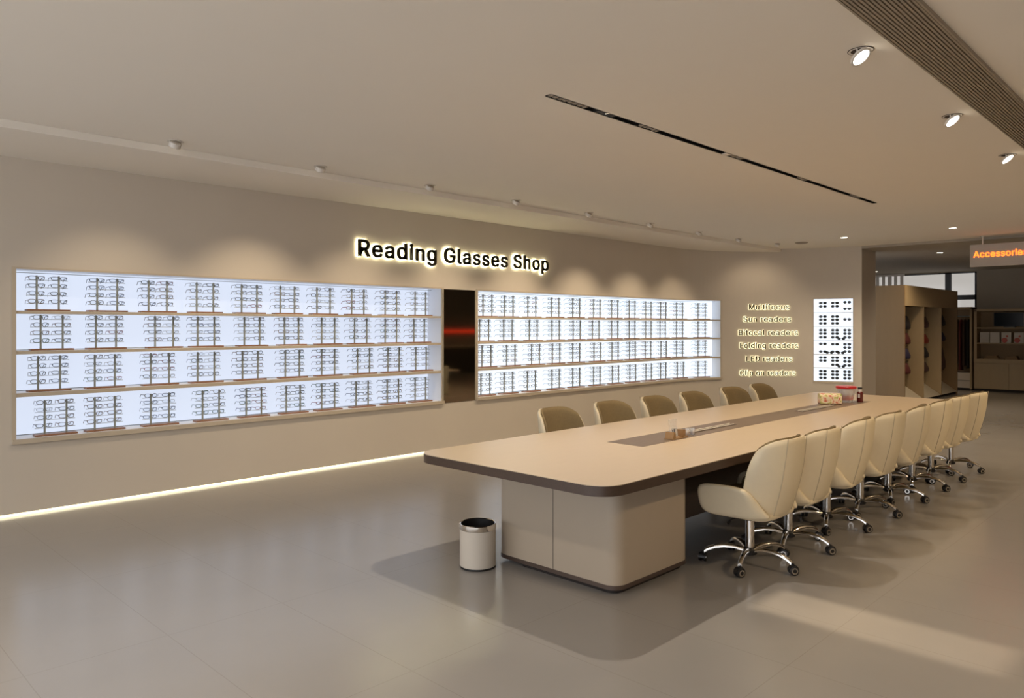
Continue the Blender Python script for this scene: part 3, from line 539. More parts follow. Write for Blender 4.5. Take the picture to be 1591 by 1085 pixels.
# hanging Accessories sign
hs = empty('hanging_sign', (14.1, 3.28, 2.585)); tag(hs, 'grey box sign hung from the ceiling with glowing orange word Accessories', 'sign')
MB().box(0, 0.12, -1.9, 0.0, 0, 0.365).build('box', M_signbox, hs, bevel=0.004)
for yy in (-0.17, -1.7):
    MB().tube([(0.06, yy, 0.365), (0.06, yy, CEIL - 2.585)], 0.012, 10).build('hanger', M_metalw, hs, smooth=True)
    MB().lathe([(0.045, 0), (0.045, 0.012)], 16, c=(0.06, yy, CEIL - 2.585 - 0.014)).build('ceiling_plate', M_metalw, hs)
lettering(hs, 'Accessories', lambda s, d, z: Vector((d + 0.002, -s, z)), 0.055, 0.80, 0.155, 0.098, M_orange, None, bold=0.012, track=0.02, dface=(0.002, 0.014))

# ------------------------------------------------------------------ ceiling fittings
sl = empty('ceiling_slot', (0, 0, 0)); tag(sl, 'long narrow black slot in the ceiling running above the conference table', 'ceiling slot')
q = MB(); q.box(SX0, SX1, SY0 - 0.01, SY0, CEIL - 0.0, CEIL + 0.07); q.box(SX0, SX1, SY1, SY1 + 0.01, CEIL, CEIL + 0.07); q.box(SX0, SX1, SY0 - 0.01, SY1 + 0.01, CEIL + 0.07, CEIL + 0.08)
q.box(SX0 - 0.01, SX0, SY0, SY1, CEIL, CEIL + 0.07); q.box(SX1, SX1 + 0.01, SY0, SY1, CEIL, CEIL + 0.07); q.build('channel', M_blackslot, sl)
for x0, x1 in ((3.6, 4.02), (4.62, 4.90), (5.95, 6.25), (7.35, 7.55), (8.75, 9.0)):
    n = int((x1 - x0) / 0.05)
    for i in range(n): MB().box(x0 + i * 0.05, x0 + i * 0.05 + 0.028, SY0 + 0.004, SY1 - 0.004, CEIL + 0.001, CEIL + 0.03).build('louvre', M_slat, sl)
q = MB()
q.box(4.08, 4.1868, SY0, SY1, CEIL, CEIL + 0.0006); q.box(4.1932, 4.30, SY0, SY1, CEIL, CEIL + 0.0006); q.box(4.1868, 4.1932, SY0 + 0.0195, SY1, CEIL, CEIL + 0.0006)
q.box(4.08, 4.09, SY0, SY1, CEIL, CEIL + 0.07); q.box(4.29, 4.30, SY0, SY1, CEIL, CEIL + 0.07)
q.build('added_beam_mask', M_blackslot, sl)  # unseen blades, added only to cut the slot lamp's beam into a bar
q = MB().box(5.86, 5.94, SY0, SY1, CEIL - 0.002, CEIL + 0.004); q.build('joint_cover', M_ceil, sl)

gr = empty('air_grille', (0, 1.19, CEIL)); tag(gr, 'long slatted taupe air grille in the ceiling at top right', 'air grille')
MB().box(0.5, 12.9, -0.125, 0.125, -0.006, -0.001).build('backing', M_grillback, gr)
MB().box(0.5, 12.9, -0.132, -0.122, -0.022, -0.001).box(0.5, 12.9, 0.122, 0.132, -0.022, -0.001).build('frame', M_slat, gr)
for i in range(13):
    y = -0.122 + 0.244 * (i + 0.5) / 13
    MB().box(0.5, 12.9, y - 0.0055, y + 0.0055, -0.020, -0.006).build('slat', M_slat, gr)

def adj_downlight(loc, aim, label, group, power, angle, bright=True, cat='downlight', size=0.05, blend=0.7, flat=False):
    t = empty('adjustable_downlight', (loc[0], loc[1], CEIL)); tag(t, label, cat, group)
    MB().lathe([(0.050, -0.004), (0.062, -0.004), (0.062, -0.001), (0.050, -0.001), (0.050, -0.004)], 24, cap0=False, cap1=False).build('trim_ring', M_metalw, t)
    d = (Vector(aim) - Vector((loc[0], loc[1], CEIL - 0.03))).normalized(); q = d.to_track_quat('Z', 'Y').to_matrix().to_4x4()
    c = Vector((0, 0, -0.022))
    Mh = Matrix.Translation(c) @ q
    if flat:
        Mh = Matrix.Translation((0, 0, -0.034)) @ q
        MB().lathe([(0.066, -0.0035), (0.066, -0.0012)], 28).build('recess', M_grillback, t)
        MB().lathe([(0.040, -0.014), (0.056, -0.008), (0.059, 0.004), (0.056, 0.006)], 28, M=Mh).build('lamp_head', M_metalw, t, smooth=True)
        MB().lathe([(0.047, 0.0062), (0.043, 0.0075)], 28, M=Mh).build('lens', M_lamp, t)
        for sg in (-1, 1): MB().bar((sg * 0.052, 0, -0.002), (sg * 0.052, 0, -0.03), 0.006).build('gimbal_arm', M_metalw, t)
    else:
        MB().lathe([(0.036, -0.018), (0.045, -0.012), (0.047, 0.022), (0.043, 0.026)], 24, M=Mh).build('lamp_head', M_metalw, t, smooth=True)
        MB().lathe([(0.042, 0.0262), (0.038, 0.0275)], 24, M=Mh).build('lens', M_lamp if bright else M_lamp_dim, t)
    p = Vector((loc[0], loc[1], CEIL)) + c + d * 0.045
    light_at('downlight_beam', 'SPOT', p, power, WARM, Vector(p) + d, size, angle, blend)
    return t
WS = [2.38, 3.70, 5.0, 6.30, 7.66, 9.07, 10.41, 11.69]
for i, x in enumerate(WS):
    adj_downlight((x, 6.14), (x - 0.1, YW, 1.05), f'small white wall-washer, {ORD[i]} from the left in the row above the lit cases', 'wall washers above the lit cases', [34, 56, 54, 60, 74, 68, 58, 42][i], 76, False, size=0.03, blend=0.8)
adj_downlight((12.84, 6.0), (13.6, 6.9, 1.2), 'small white wall-washer at the curved end of the wall-washer row', 'wall washers above the lit cases', 14, 110, False, size=0.03, blend=0.9)
for i, (x, aim) in enumerate([(4.19, (3.9, -0.9, 0.0)), (5.94, (5.6, -0.9, 0.0)), (7.63, (7.3, -0.9, 0.0))]):
    adj_downlight((x, 1.49), aim, ['bright tilted downlight nearest the camera beside the slatted grille', 'bright tilted downlight, middle of the three beside the slatted grille', 'bright tilted downlight, farthest of the three beside the slatted grille'][i], 'tilted downlights beside the grille', 50, 80, flat=True)
for i, (x, y, lb) in enumerate([(12.75, 4.80, 'small flush lit downlight just before the end of the curved wall'), (12.66, 3.17, 'small flush lit downlight near the hanging Accessories sign'), (16.2, 4.28, 'small flush lit downlight in the back room ceiling above the shelving unit'), (20.6, 6.95, 'small flush lit downlight farthest back, near the vertical blind'), (17.2, 3.45, 'small flush lit downlight at the left edge of the hanging sign')]):
    zc = CEIL if x < XE else CEIL - 0.045
    t = empty('flush_downlight', (x, y, zc)); tag(t, lb, 'downlight')
    MB().lathe([(0.052, -0.006), (0.07, -0.004), (0.07, -0.0008), (0.052, -0.001), (0.052, -0.006)], 24, cap0=False, cap1=False).build('trim_ring', M_metalw, t)
    MB().lathe([(0.050, -0.005), (0.050, -0.002)], 24).build('lens', M_lamp, t)
    light_at('downlight_beam', 'SPOT', (x, y, zc - 0.02), 130 if x < XE else 75, WARM, (x, y, 0), 0.05, 140, 0.9)
t = empty('smoke_detector', (12.85, 5.9, CEIL)); 
tag(t, 'round grey ceiling vent beside the last wall-washer', 'ceiling vent'); t.name = 'round_vent'
MB().lathe([(0.11, -0.001), (0.11, -0.010), (0.08, -0.022), (0.03, -0.024)], 24).build('cover', M_slat, t, smooth=True)
MB().lathe([(0.10, -0.0105), (0.10, -0.013)], 24).build('gap_ring', M_grillback, t)
t.location = (12.98, 5.62, CEIL)

# ------------------------------------------------------------------ conference table
TX0, TX1, TY0, TY1, TZ = 3.105, 9.68, 2.375, 3.98, 0.76
def rrect(x0, x1, y0, y1, r, n=10):
    out = []
    for cx_, cy_, a0 in ((x1 - r, y1 - r, 0), (x0 + r, y1 - r, PI / 2), (x0 + r, y0 + r, PI), (x1 - r, y0 + r, 1.5 * PI)):
        for k in range(n + 1):
            a = a0 + PI / 2 * k / n; out.append((cx_ + r * math.cos(a), cy_ + r * math.sin(a)))
    return out
tb = empty('conference_table', (0, 0, 0)); tag(tb, 'long pale-topped conference table with dark rounded edge and taupe pedestal', 'table')
MB().prism(rrect(TX0, TX1, TY0, TY1, 0.16), TZ - 0.058, TZ - 0.004).build('edge_band', M_tabedge, tb, smooth=True, angle=40)
MB().prism(rrect(TX0 + 0.002, TX1 - 0.002, TY0 + 0.002, TY1 - 0.002, 0.158), TZ - 0.004, TZ).build('tabletop', M_tabtop, tb, smooth=True, angle=40)
MB().box(4.37, 8.80, 3.02, 3.33, TZ, TZ + 0.0012).build('centre_inlay', M_inlay, tb)
for n_, (x0, x1, y0) in enumerate(((3.58, 4.40, 2.66), (8.33, 9.15, 2.80))):
    MB().prism(rrect(x0, x1, y0, 3.68, 0.09, 8), 0.055, TZ - 0.058).build('pedestal', M_ped, tb, smooth=True, angle=40)
    MB().prism(rrect(x0 - 0.004, x1 + 0.004, y0 - 0.004, 3.684, 0.092, 8), 0.03, 0.055).build('skirt', M_skirt, tb, smooth=True, angle=40)
    MB().prism(rrect(x0 + 0.03, x1 - 0.03, y0 + 0.03, 3.50, 0.07, 8), 0.0, 0.03).build('plinth', M_gap, tb)
    MB().box(x0 - 0.0012 if n_ == 0 else x1, x0 if n_ == 0 else x1 + 0.0012, 3.158, 3.162, 0.056, TZ - 0.06).build('door_gap', M_gap, tb)
MB().box(4.40, 8.33, 2.80, 3.50, 0.26, TZ - 0.058).build('centre_beam', M_tabedge, tb)
# cable flaps with two bright rails
for x0, x1 in ((5.20, 5.92), (7.27, 8.10)):
    fl_ = MB().box(x0, x1, 3.125, 3.215, TZ + 0.0012, TZ + 0.0025).build('cable_flap', M_tabedge, tb)
    for yy in (3.15, 3.19): MB().tube([(x0 + 0.01, yy, TZ + 0.005), (x1 - 0.01, yy, TZ + 0.005)], 0.0045, 8).build('rail', M_metalw, fl_, smooth=True)

# ------------------------------------------------------------------ swivel chairs
def spline(pts, n=6, closed=True):
    out = []; m = len(pts)
    for i in range(m):
        p0, p1, p2, p3 = [Vector(pts[(i + k) % m]) for k in (-1, 0, 1, 2)]
        for j in range(n):
            t_ = j / n
            out.append(0.5 * ((2 * p1) + (-p0 + p2) * t_ + (2 * p0 - 5 * p1 + 4 * p2 - p3) * t_ ** 2 + (-p0 + 3 * p1 - 3 * p2 + p3) * t_ ** 3))
    return out
def interp(tab, v):
    for (a, x), (b, y) in zip(tab, tab[1:]):
        if v <= b:
            k = (v - a) / (b - a); k = k * k * (3 - 2 * k); return x + (y - x) * k
    return tab[-1][1]
def back_pt(u, v, off=0.0):
    W = interp([(0, 0.270), (0.25, 0.285), (0.6, 0.288), (1, 0.268)], v)
    z = 0.352 + 0.540 * v
    z -= 0.065 * v ** 6 * abs(u) ** 5.5
    z += 0.030 * (1 - v) ** 4 * abs(u) ** 4
    y = -0.235 - 0.115 * v ** 1.15 - 0.03 * math.sin(PI * v)
    cur = 0.140 + 0.055 * math.sin(PI * v)
    y += cur * abs(u) ** 2.9
    x = W * u
    # thickness direction roughly forward / inwards
    nx = -0.62 * math.copysign(abs(u) ** 2.0, u); ny = 1.0 - 0.35 * abs(u) ** 2; l = math.hypot(nx, ny)
    return Vector((x + off * nx / l, y + off * ny / l, z))
def shell(mb, t0, t1, u0=-1, u1=1, v0=0, v1=1, nu=20, nv=14, mi=0):
    g = {}
    vs = []; fs = []
    def prof(u, v):
        e = min(1.0, (1 - abs(u)) / 0.10); e2 = min(1.0, (1 - v) / 0.10, v / 0.10 + 0.0)
        k = math.sqrt(max(0, 1 - (1 - e) ** 2)) * math.sqrt(max(0, 1 - (1 - e2) ** 2)); return 0.30 + 0.70 * k
    mid = (t0 + t1) / 2; half = (t1 - t0) / 2
    for side in (-1, 1):
        for j in range(nv + 1):
            for i in range(nu + 1):
                u = u0 + (u1 - u0) * i / nu; v = v0 + (v1 - v0) * j / nv
                uu = (u - (u0 + u1) / 2) / ((u1 - u0) / 2); vv = (v - v0) / (v1 - v0)
                g[(side, i, j)] = len(vs); vs.append(back_pt(u, v, mid + side * half * prof(uu, vv)))
    for side in (-1, 1):
        for j in range(nv):
            for i in range(nu): fs.append(tuple(g[(side, a, b)] for a, b in ((i, j), (i + 1, j), (i + 1, j + 1), (i, j + 1))))
    ring = [(i, 0) for i in range(nu)] + [(nu, j) for j in range(nv)] + [(i, nv) for i in range(nu, 0, -1)] + [(0, j) for j in range(nv, 0, -1)]
    for a, b in zip(ring, ring[1:] + ring[:1]): fs.append((g[(-1, *a)], g[(-1, *b)], g[(1, *b)], g[(1, *a)]))
    mb.add(vs, fs, mi)
def make_chair():
    t = empty('swivel_chair')
    m = MB(); shell(m, 0.0, 0.040, v1=0.988); m.build('backrest', M_cream, t, smooth=True, angle=75)
    m = MB(); shell(m, 0.032, 0.056, -0.985, 0.985, 0.05, 1.0); m.build('back_pad', M_olive, t, smooth=True, angle=75)
    for u in (-0.52, 0.52):
        m = MB(); m.tube([back_pt(u * (1 - 0.1 * (1 - v / 12)), v / 12, -0.001) for v in range(0, 13)], 0.0032, 6); m.build('seam', M_seam, t, smooth=True)
    # arms
    AR = [(0.232, 0.470), (0.222, 0.530), (0.175, 0.560), (0.03, 0.572), (-0.09, 0.566), (-0.145, 0.535), (-0.20, 0.445), (-0.235, 0.385), (-0.16, 0.368), (0.03, 0.360), (0.165, 0.362), (0.218, 0.395)]
    ol = spline(AR, 5); cy_ = sum(p.x for p in ol) / len(ol); cz_ = sum(p.y for p in ol) / len(ol); n = len(ol)
    for sg in (-1, 1):
        vs = []; fs = []
        layers = [(-0.027, 0.72), (-0.026, 0.86), (-0.020, 0.95), (-0.008, 1.0), (0.008, 1.0), (0.020, 0.95), (0.026, 0.86), (0.027, 0.72)]
        for dx, k in layers:
            for p in ol:
                y = cy_ + (p.x - cy_) * k; z = cz_ + (p.y - cz_) * (k if k > 0.9 else k * 1.0)
                bx = 0.272 + 0.022 * (z - 0.45) / 0.1 - 0.10 * max(0, (y - 0.02)) ** 1.5 - 0.55 * max(0, -0.13 - y)
                vs.append((sg * (bx + dx), y, z))
        for L_ in range(len(layers) - 1):
            for k in range(n): fs.append((L_ * n + k, L_ * n + (k + 1) % n, (L_ + 1) * n + (k + 1) % n, (L_ + 1) * n + k))
        fs.append(tuple(range(n))); fs.append(tuple((len(layers) - 1) * n + k for k in reversed(range(n))))
        m = MB(); m.add(vs, fs); ao = m.build('armrest', M_cream, t, smooth=True, angle=80)
        vs2 = []; fs2 = []
        for dx, k in ((0.0265, 0.80), (0.031, 0.76), (0.032, 0.6)):
            for p in ol:
                y = cy_ + (p.x - cy_) * k; z = cz_ + (p.y - cz_) * k
                bx = 0.272 + 0.022 * (z - 0.45) / 0.1 - 0.10 * max(0, (y - 0.02)) ** 1.5 - 0.55 * max(0, -0.13 - y)
                vs2.append((sg * (bx - dx), y, z))
        for L_ in range(2):
            for k in range(n): fs2.append((L_ * n + k, L_ * n + (k + 1) % n, (L_ + 1) * n + (k + 1) % n, (L_ + 1) * n + k))
        fs2.append(tuple(2 * n + k for k in range(n)))
        m = MB(); m.add(vs2, fs2); m.build('arm_lining', M_olive, ao, smooth=True, angle=80)
    # seat cushion and pan
    def cushion(z0, z1, sx, y0, y1, name, mt, ex=5):
        vs = []; fs = []; n = 32; lay = [(0.90, z0), (0.985, z0 + (z1 - z0) * 0.18), (1.0, z0 + (z1 - z0) * 0.5), (0.97, z0 + (z1 - z0) * 0.85), (0.88, z1)]
        for k, z in lay:
            for i in range(n):
                a = 2 * PI * i / n; c, s = math.cos(a), math.sin(a); e = 2 / ex
                vs.append((math.copysign(abs(c) ** e, c) * sx * k, (y0 + y1) / 2 + math.copysign(abs(s) ** e, s) * (y1 - y0) / 2 * k, z))
        for L_ in range(len(lay) - 1):
            for i in range(n): fs.append((L_ * n + i, L_ * n + (i + 1) % n, (L_ + 1) * n + (i + 1) % n, (L_ + 1) * n + i))
        fs.append(tuple(reversed(range(n)))); fs.append(tuple((len(lay) - 1) * n + i for i in range(n)))
        m = MB(); m.add(vs, fs); m.build(name, mt, t, smooth=True, angle=60)
    cushion(0.40, 0.485, 0.238, -0.17, 0.25, 'seat', M_olive)
    cushion(0.352, 0.40, 0.250, -0.235, 0.225, 'seat_pan', M_cream)
    MB().box(-0.07, 0.07, -0.09, 0.09, 0.325, 0.352).build('tilt_mechanism', M_black, t)
    m = MB(); m.tube([(-0.05, 0.03, 0.335), (-0.17, 0.05, 0.318), (-0.20, 0.05, 0.300)], [0.006, 0.006, 0.011], 8); m.build('height_lever', M_black, t, smooth=True)
    m = MB(); m.lathe([(0.030, 0.105), (0.030, 0.295), (0.019, 0.297), (0.019, 0.33)], 20); m.build('gas_lift', M_chrome, t, smooth=True)
    m = MB(); m.lathe([(0.034, 0.062), (0.046, 0.070), (0.048, 0.10), (0.034, 0.115)], 20); m.build('hub', M_black, t, smooth=True)
    for k in range(5):
        a = math.radians(195 + 72 * k); d = Vector((math.cos(a), math.sin(a), 0)); s = Vector((-d.y, d.x, 0))
        m = MB(); pts = [(0.03, 0.095), (0.10, 0.112), (0.17, 0.115), (0.23, 0.105), (0.275, 0.088), (0.300, 0.070)]
        vs = []; fs = []
        for i, (r_, z_) in enumerate(pts):
            w_ = 0.017 - 0.004 * i / 5; h_ = 0.013
            for sa, sb in ((-1, -0.8), (1, -0.8), (1, 0.3), (0.5, 1), (-0.5, 1), (-1, 0.3)):
                vs.append(d * r_ + s * sa * w_ + Vector((0, 0, z_ + sb * h_)))
        for i in range(len(pts) - 1):
            for q_ in range(6): fs.append((i * 6 + q_, i * 6 + (q_ + 1) % 6, i * 6 + 6 + (q_ + 1) % 6, i * 6 + 6 + q_))
        fs += [tuple(range(6)), tuple(30 + q_ for q_ in reversed(range(6)))]
        m.add(vs, fs); lg = m.build('leg', M_chrome, t, smooth=True, angle=50)
        ca = a + [0.9, -0.7, 0.5, 1.2, -0.3][k]; e = Vector((math.cos(ca), math.sin(ca), 0)); c0 = d * 0.308
        Mx = Matrix.Translation(c0 + Vector((0, 0, 0.030))) @ e.to_track_quat('Z', 'Y').to_matrix().to_4x4()
        m = MB()
        for z0, z1 in ((-0.026, -0.006), (0.006, 0.026)):
            m.lathe([(0.022, z0), (0.030, z0 + 0.003), (0.030, z1 - 0.003), (0.022, z1)], 18, M=Mx)
        m.lathe([(0.008, -0.008), (0.008, 0.008)], 10, M=Mx)
        for zz in (-0.0268, 0.0262): m.lathe([(0.021, zz), (0.021, zz + 0.0008)], 18, mi=1, M=Mx); 
        for zz in (-0.0274, 0.0268): m.lathe([(0.013, zz), (0.013, zz + 0.0008)], 14, mi=0, M=Mx)
        m.lathe([(0.007, 0.03), (0.007, 0.072)], 10, c=c0)
        hood = [(0.034 * math.cos(b_), 0.034 * math.sin(b_)) for b_ in [PI * 0.1 * q_ for q_ in range(11)]]
        Mh = Matrix.Translation(c0 + Vector((0, 0, 0.031))) @ Matrix(((e.y, 0, e.x, 0), (-e.x, 0, e.y, 0), (0, 1, 0, 0), (0, 0, 0, 1)))
        hb = MB(); hb.prism(hood, -0.012, 0.012); m.add([Mh @ Vector(v) for v in hb.v], hb.f, 0)
        m.build('castor', [M_black, M_chrome], lg, smooth=True, angle=40)
    return t
chair = make_chair(); cfirst = True
CR = [(4.725, 2.40, 0.00), (5.32, 2.40, 0.03), (6.07, 2.42, 0.10), (6.74, 2.40, -0.02), (7.445, 2.40, 0.12), (8.14, 2.40, 0.02), (8.76, 2.40, -0.05), (9.42, 2.38, -0.06)]
for i, (x, y, rz) in enumerate(CR):
    o = chair if cfirst else copy_tree(chair); cfirst = False
    o.location = (x, y, 0); o.rotation_euler = (0, 0, rz)
    tag(o, f'cream swivel chair seen from behind, {ORD[i]} from the front, right side of table', 'chair', 'swivel chairs on the right side of the table')
CL = [4.94, 5.71, 6.47, 7.19, 8.06, 8.78]
for i, x in enumerate(CL):
    o = copy_tree(chair); o.location = (x, 4.08, 0); o.rotation_euler = (0, 0, PI + [0.03, -0.03, 0.02, 0, -0.04, 0.03][i])
    tag(o, f'swivel chair showing olive inner back, {ORD[i]} from left, wall side of table', 'chair', 'swivel chairs on the wall side of the table')

# ------------------------------------------------------------------ waste bin
b = empty('waste_bin', (3.40, 3.67, 0)); tag(b, 'round cream waste bin with chrome rim standing beside the table pedestal', 'bin')
MB().lathe([(0.116, 0.010), (0.120, 0.014), (0.120, 0.262), (0.114, 0.262), (0.110, 0.02), (0.01, 0.018)], 40, cap1=True).build('body', mat('bin_cream', (0.58, 0.52, 0.44), 0.45), b, smooth=True)
MB().lathe([(0.121, 0.255), (0.1225, 0.26), (0.1225, 0.289), (0.119, 0.293), (0.113, 0.290), (0.113, 0.256)], 40, cap0=False, cap1=False).build('rim', M_chrome, b, smooth=True)
MB().lathe([(0.1125, 0.288), (0.1115, 0.20), (0.105, 0.03), (0.002, 0.025)], 40, cap0=False).build('liner', M_black, b, smooth=True)
MB().lathe([(0.117, 0.0), (0.121, 0.003), (0.121, 0.013), (0.115, 0.014)], 40).build('base_ring', M_black, b, smooth=True)

# ------------------------------------------------------------------ things on the table
IZ = TZ + 0.0013
M_amber = mat('amber_wood', (0.30, 0.17, 0.07), 0.4, noise=0.1, nscale=20)
h = empty('card_holder', (4.87, 3.07, IZ)); h.rotation_euler = (0, 0, 0.05); tag(h, 'small wooden holder with clear acrylic card stand at the near end of the inlay', 'card holder')
MB().box(-0.10, 0.12, -0.04, 0.04, 0, 0.008).build('base', M_amber, h, bevel=0.002)
MB().prism([(-0.10, 0.008), (-0.055, 0.008), (-0.065, 0.055), (-0.085, 0.055)], -0.036, 0.036, axis='y').build('end_block', M_amber, h, bevel=0.002)
MB().box(0.06, 0.10, -0.03, 0.03, 0.008, 0.06).build('end_block', M_amber, h, bevel=0.002)
Mt = Matrix.Rotation(math.radians(-6), 4, 'X')
MB().box(-0.06, 0.055, 0.010, 0.013, 0.008, 0.145, M=Mt).build('acrylic_sheet', M_glass, h)
cd = MB().box(-0.045, 0.04, 0.006, 0.0085, 0.012, 0.075, M=Mt).build('card', mat('white_card', (0.78, 0.78, 0.80), 0.5), h)
q = MB()
for x0, x1, z0, z1 in ((-0.030, -0.018, 0.05, 0.066), (-0.006, 0.008, 0.044, 0.07), (-0.035, 0.03, 0.028, 0.031), (-0.035, 0.02, 0.021, 0.024)): q.box(x0, x1, 0.004, 0.006, z0, z1, M=Mt)
q.build('print', mat('dark_print', (0.06, 0.07, 0.12), 0.5), cd)
for i, (x, y) in enumerate([(5.035, 3.085), (5.085, 3.10), (5.135, 3.085)]):
    g = empty('glass_tumbler', (x, y, IZ)); tag(g, ['small clear glass tumbler next to the wooden card holder', 'small clear glass tumbler, middle of three by the card holder', 'small clear glass tumbler next to the near cable flap'][i], 'glass', 'tumblers by the card holder')
    MB().lathe([(0.017, 0.0), (0.021, 0.050), (0.0195, 0.050), (0.016, 0.004)], 20, cap1=False).build('cup', M_glass, g, smooth=True)
    MB().lathe([(0.0155, 0.0045), (0.017, 0.022)], 20).build('filling', mat('brown_filling', (0.22, 0.09, 0.05), 0.5), g, smooth=True)
# tissue box (rounded top)
def tissue_mat():
    m = bpy.data.materials.new('floral_tissue_print'); m.use_nodes = True; nt = m.node_tree; b_ = nt.nodes['Principled BSDF']
    tc = nt.nodes.new('ShaderNodeTexCoord'); v = nt.nodes.new('ShaderNodeTexNoise'); v.inputs['Scale'].default_value = 22
    cr = nt.nodes.new('ShaderNodeValToRGB'); e = cr.color_ramp.elements
    e[0].position = 0.36; e[0].color = (0.30, 0.36, 0.08, 1); e[1].position = 0.66; e[1].color = (0.62, 0.16, 0.10, 1)
    for p_, c_ in ((0.44, (0.70, 0.58, 0.25, 1)), (0.52, (0.80, 0.72, 0.52, 1)), (0.60, (0.75, 0.5, 0.34, 1))):
        n_ = e.new(p_); n_.color = c_
    nt.links.new(tc.outputs['Object'], v.inputs['Vector']); nt.links.new(v.outputs['Fac'], cr.inputs[0]); nt.links.new(cr.outputs[0], b_.inputs['Base Color']); b_.inputs['Roughness'].default_value = 0.5
    return m
tx = empty('tissue_box', (8.20, 3.235, IZ)); tx.rotation_euler = (0, 0, math.radians(-55)); tag(tx, 'floral-patterned tissue box with rounded top and dark end on the inlay', 'tissue box')
prof = [(-0.065, 0.012), (0.065, 0.012), (0.065, 0.075)] + [(0.065 * math.cos(a), 0.075 + 0.045 * math.sin(a)) for a in [PI * k / 10 for k in range(1, 10)]] + [(-0.065, 0.075)]
MB().prism(prof, -0.115, 0.105, axis='x').build('sleeve', tissue_mat(), tx, smooth=True, angle=35)
MB().prism([(a * 0.97, b_ * 0.985 + 0.001) for a, b_ in prof], 0.105, 0.112, axis='x').build('end_cap', mat('brown_end', (0.12, 0.06, 0.025), 0.5), tx)
MB().box(-0.11, 0.10, -0.062, 0.062, 0.0, 0.012).build('base', mat('brown_end', (0.1, 0.05, 0.02), 0.5), tx)
# candy jar: clear tapered bucket with red lid
M_redp = mat('red_plastic', (0.55, 0.025, 0.03), 0.35); M_whp = mat('white_plastic', (0.75, 0.72, 0.70), 0.4)
cj = empty('candy_tub', (8.56, 3.20, IZ)); tag(cj, 'clear tapered tub with red lid and red base beside the tissue box', 'tub')
MB().lathe([(0.070, 0.0), (0.074, 0.03), (0.100, 0.155), (0.097, 0.155), (0.070, 0.03), (0.066, 0.004)], 32, cap1=False).build('tub', M_glass, cj, smooth=True)
MB().lathe([(0.104, 0.150), (0.108, 0.156), (0.108, 0.172), (0.100, 0.178), (0.02, 0.180)], 32).build('lid', M_redp, cj, smooth=True)
MB().lathe([(0.0645, 0.02), (0.070, 0.028), (0.079, 0.073), (0.079, 0.076)], 32).build('red_contents', M_redp, cj, smooth=True)
q = MB()
for k in range(9):
    a = 2 * PI * k / 9; c_, s_ = math.cos(a), math.sin(a)
    q.bar((0.075 * c_, 0.075 * s_, 0.076), (0.088 * math.cos(a + 0.25), 0.088 * math.sin(a + 0.25), 0.146), 0.016, 0.006)
q.build('wrapped_sticks', M_whp, cj)
bt = empty('small_bottle', (8.655, 3.085, IZ)); tag(bt, 'small dark red bottle with white neck and black cap right of the tub', 'bottle')
MB().lathe([(0.030, 0.0), (0.032, 0.004), (0.032, 0.105), (0.022, 0.118)], 24).build('body', mat('dark_red_bottle', (0.12, 0.015, 0.012), 0.25), bt, smooth=True)
MB().lathe([(0.021, 0.118), (0.021, 0.145)], 24).build('neck', M_whp, bt, smooth=True)
MB().lathe([(0.024, 0.145), (0.024, 0.162), (0.018, 0.165)], 24).build('cap', M_black, bt, smooth=True)
MB().box(-0.034, -0.030, -0.010, 0.010, 0.05, 0.09).build('label_patch', M_whp, bt)

# ------------------------------------------------------------------ back room: shelving unit with three bays
GX0, GX1, GY0, GY1, GZ = 16.35, 20.22, 4.96, 5.75, 2.45
gd = empty('shelving_unit', (GX0, GY0, 0)); tag(gd, 'tall brown shelving unit with three open bays behind the column', 'shelving unit')
W_ = GX1 - GX0; D_ = GY1 - GY0
MB().box(0, 0.04, 0, D_, 0, GZ).build('side_panel', M_brown, gd); MB().box(W_ - 0.04, W_, 0, D_, 0, GZ).build('side_panel', M_brown, gd)
MB().box(0.04, W_ - 0.04, D_ - 0.03, D_, 0.05, GZ).build('back_panel', M_brown, gd)
MB().box(0.04, W_ - 0.04, 0, 0.04, 2.03, GZ).build('fascia', M_oakc, gd)
MB().box(0.04, W_ - 0.04, 0.04, D_ - 0.03, GZ - 0.03, GZ).build('top_panel', M_brown, gd)
MB().box(0.04, W_ - 0.04, 0.03, D_ - 0.03, 0.0, 0.06).build('plinth', M_gap, gd)
div = [1.26, 2.54]
for x in div: MB().box(x - 0.02, x + 0.02, 0, D_ - 0.03, 0.06, 2.03).build('divider', M_oakc, gd)
bays = [(0.04, 1.24), (1.28, 2.52), (2.56, W_ - 0.04)]
M_wedge = mat('pale_ramp', (0.48, 0.42, 0.33), 0.5)
for bi, (x0, x1) in enumerate(bays):
    MB().prism([(0.0, 0.06), (0.50, 0.06), (0.50, 0.42)], x0 + 0.01, x1 - 0.01, axis='x').build('display_ramp', M_wedge, gd)
    zs = ((1.20, 0.88, 0.56), (1.20, 0.88, 0.56), (0.50,))[bi]
    for z in zs:
        sh = MB().box(x0, x1, 0.30, D_ - 0.03, z, z + 0.02).build('shelf', M_gap, gd)
        MB().box(x0, x1, 0.29, 0.30, z + 0.002, z + 0.018).build('shelf_edge', M_oakc, sh)
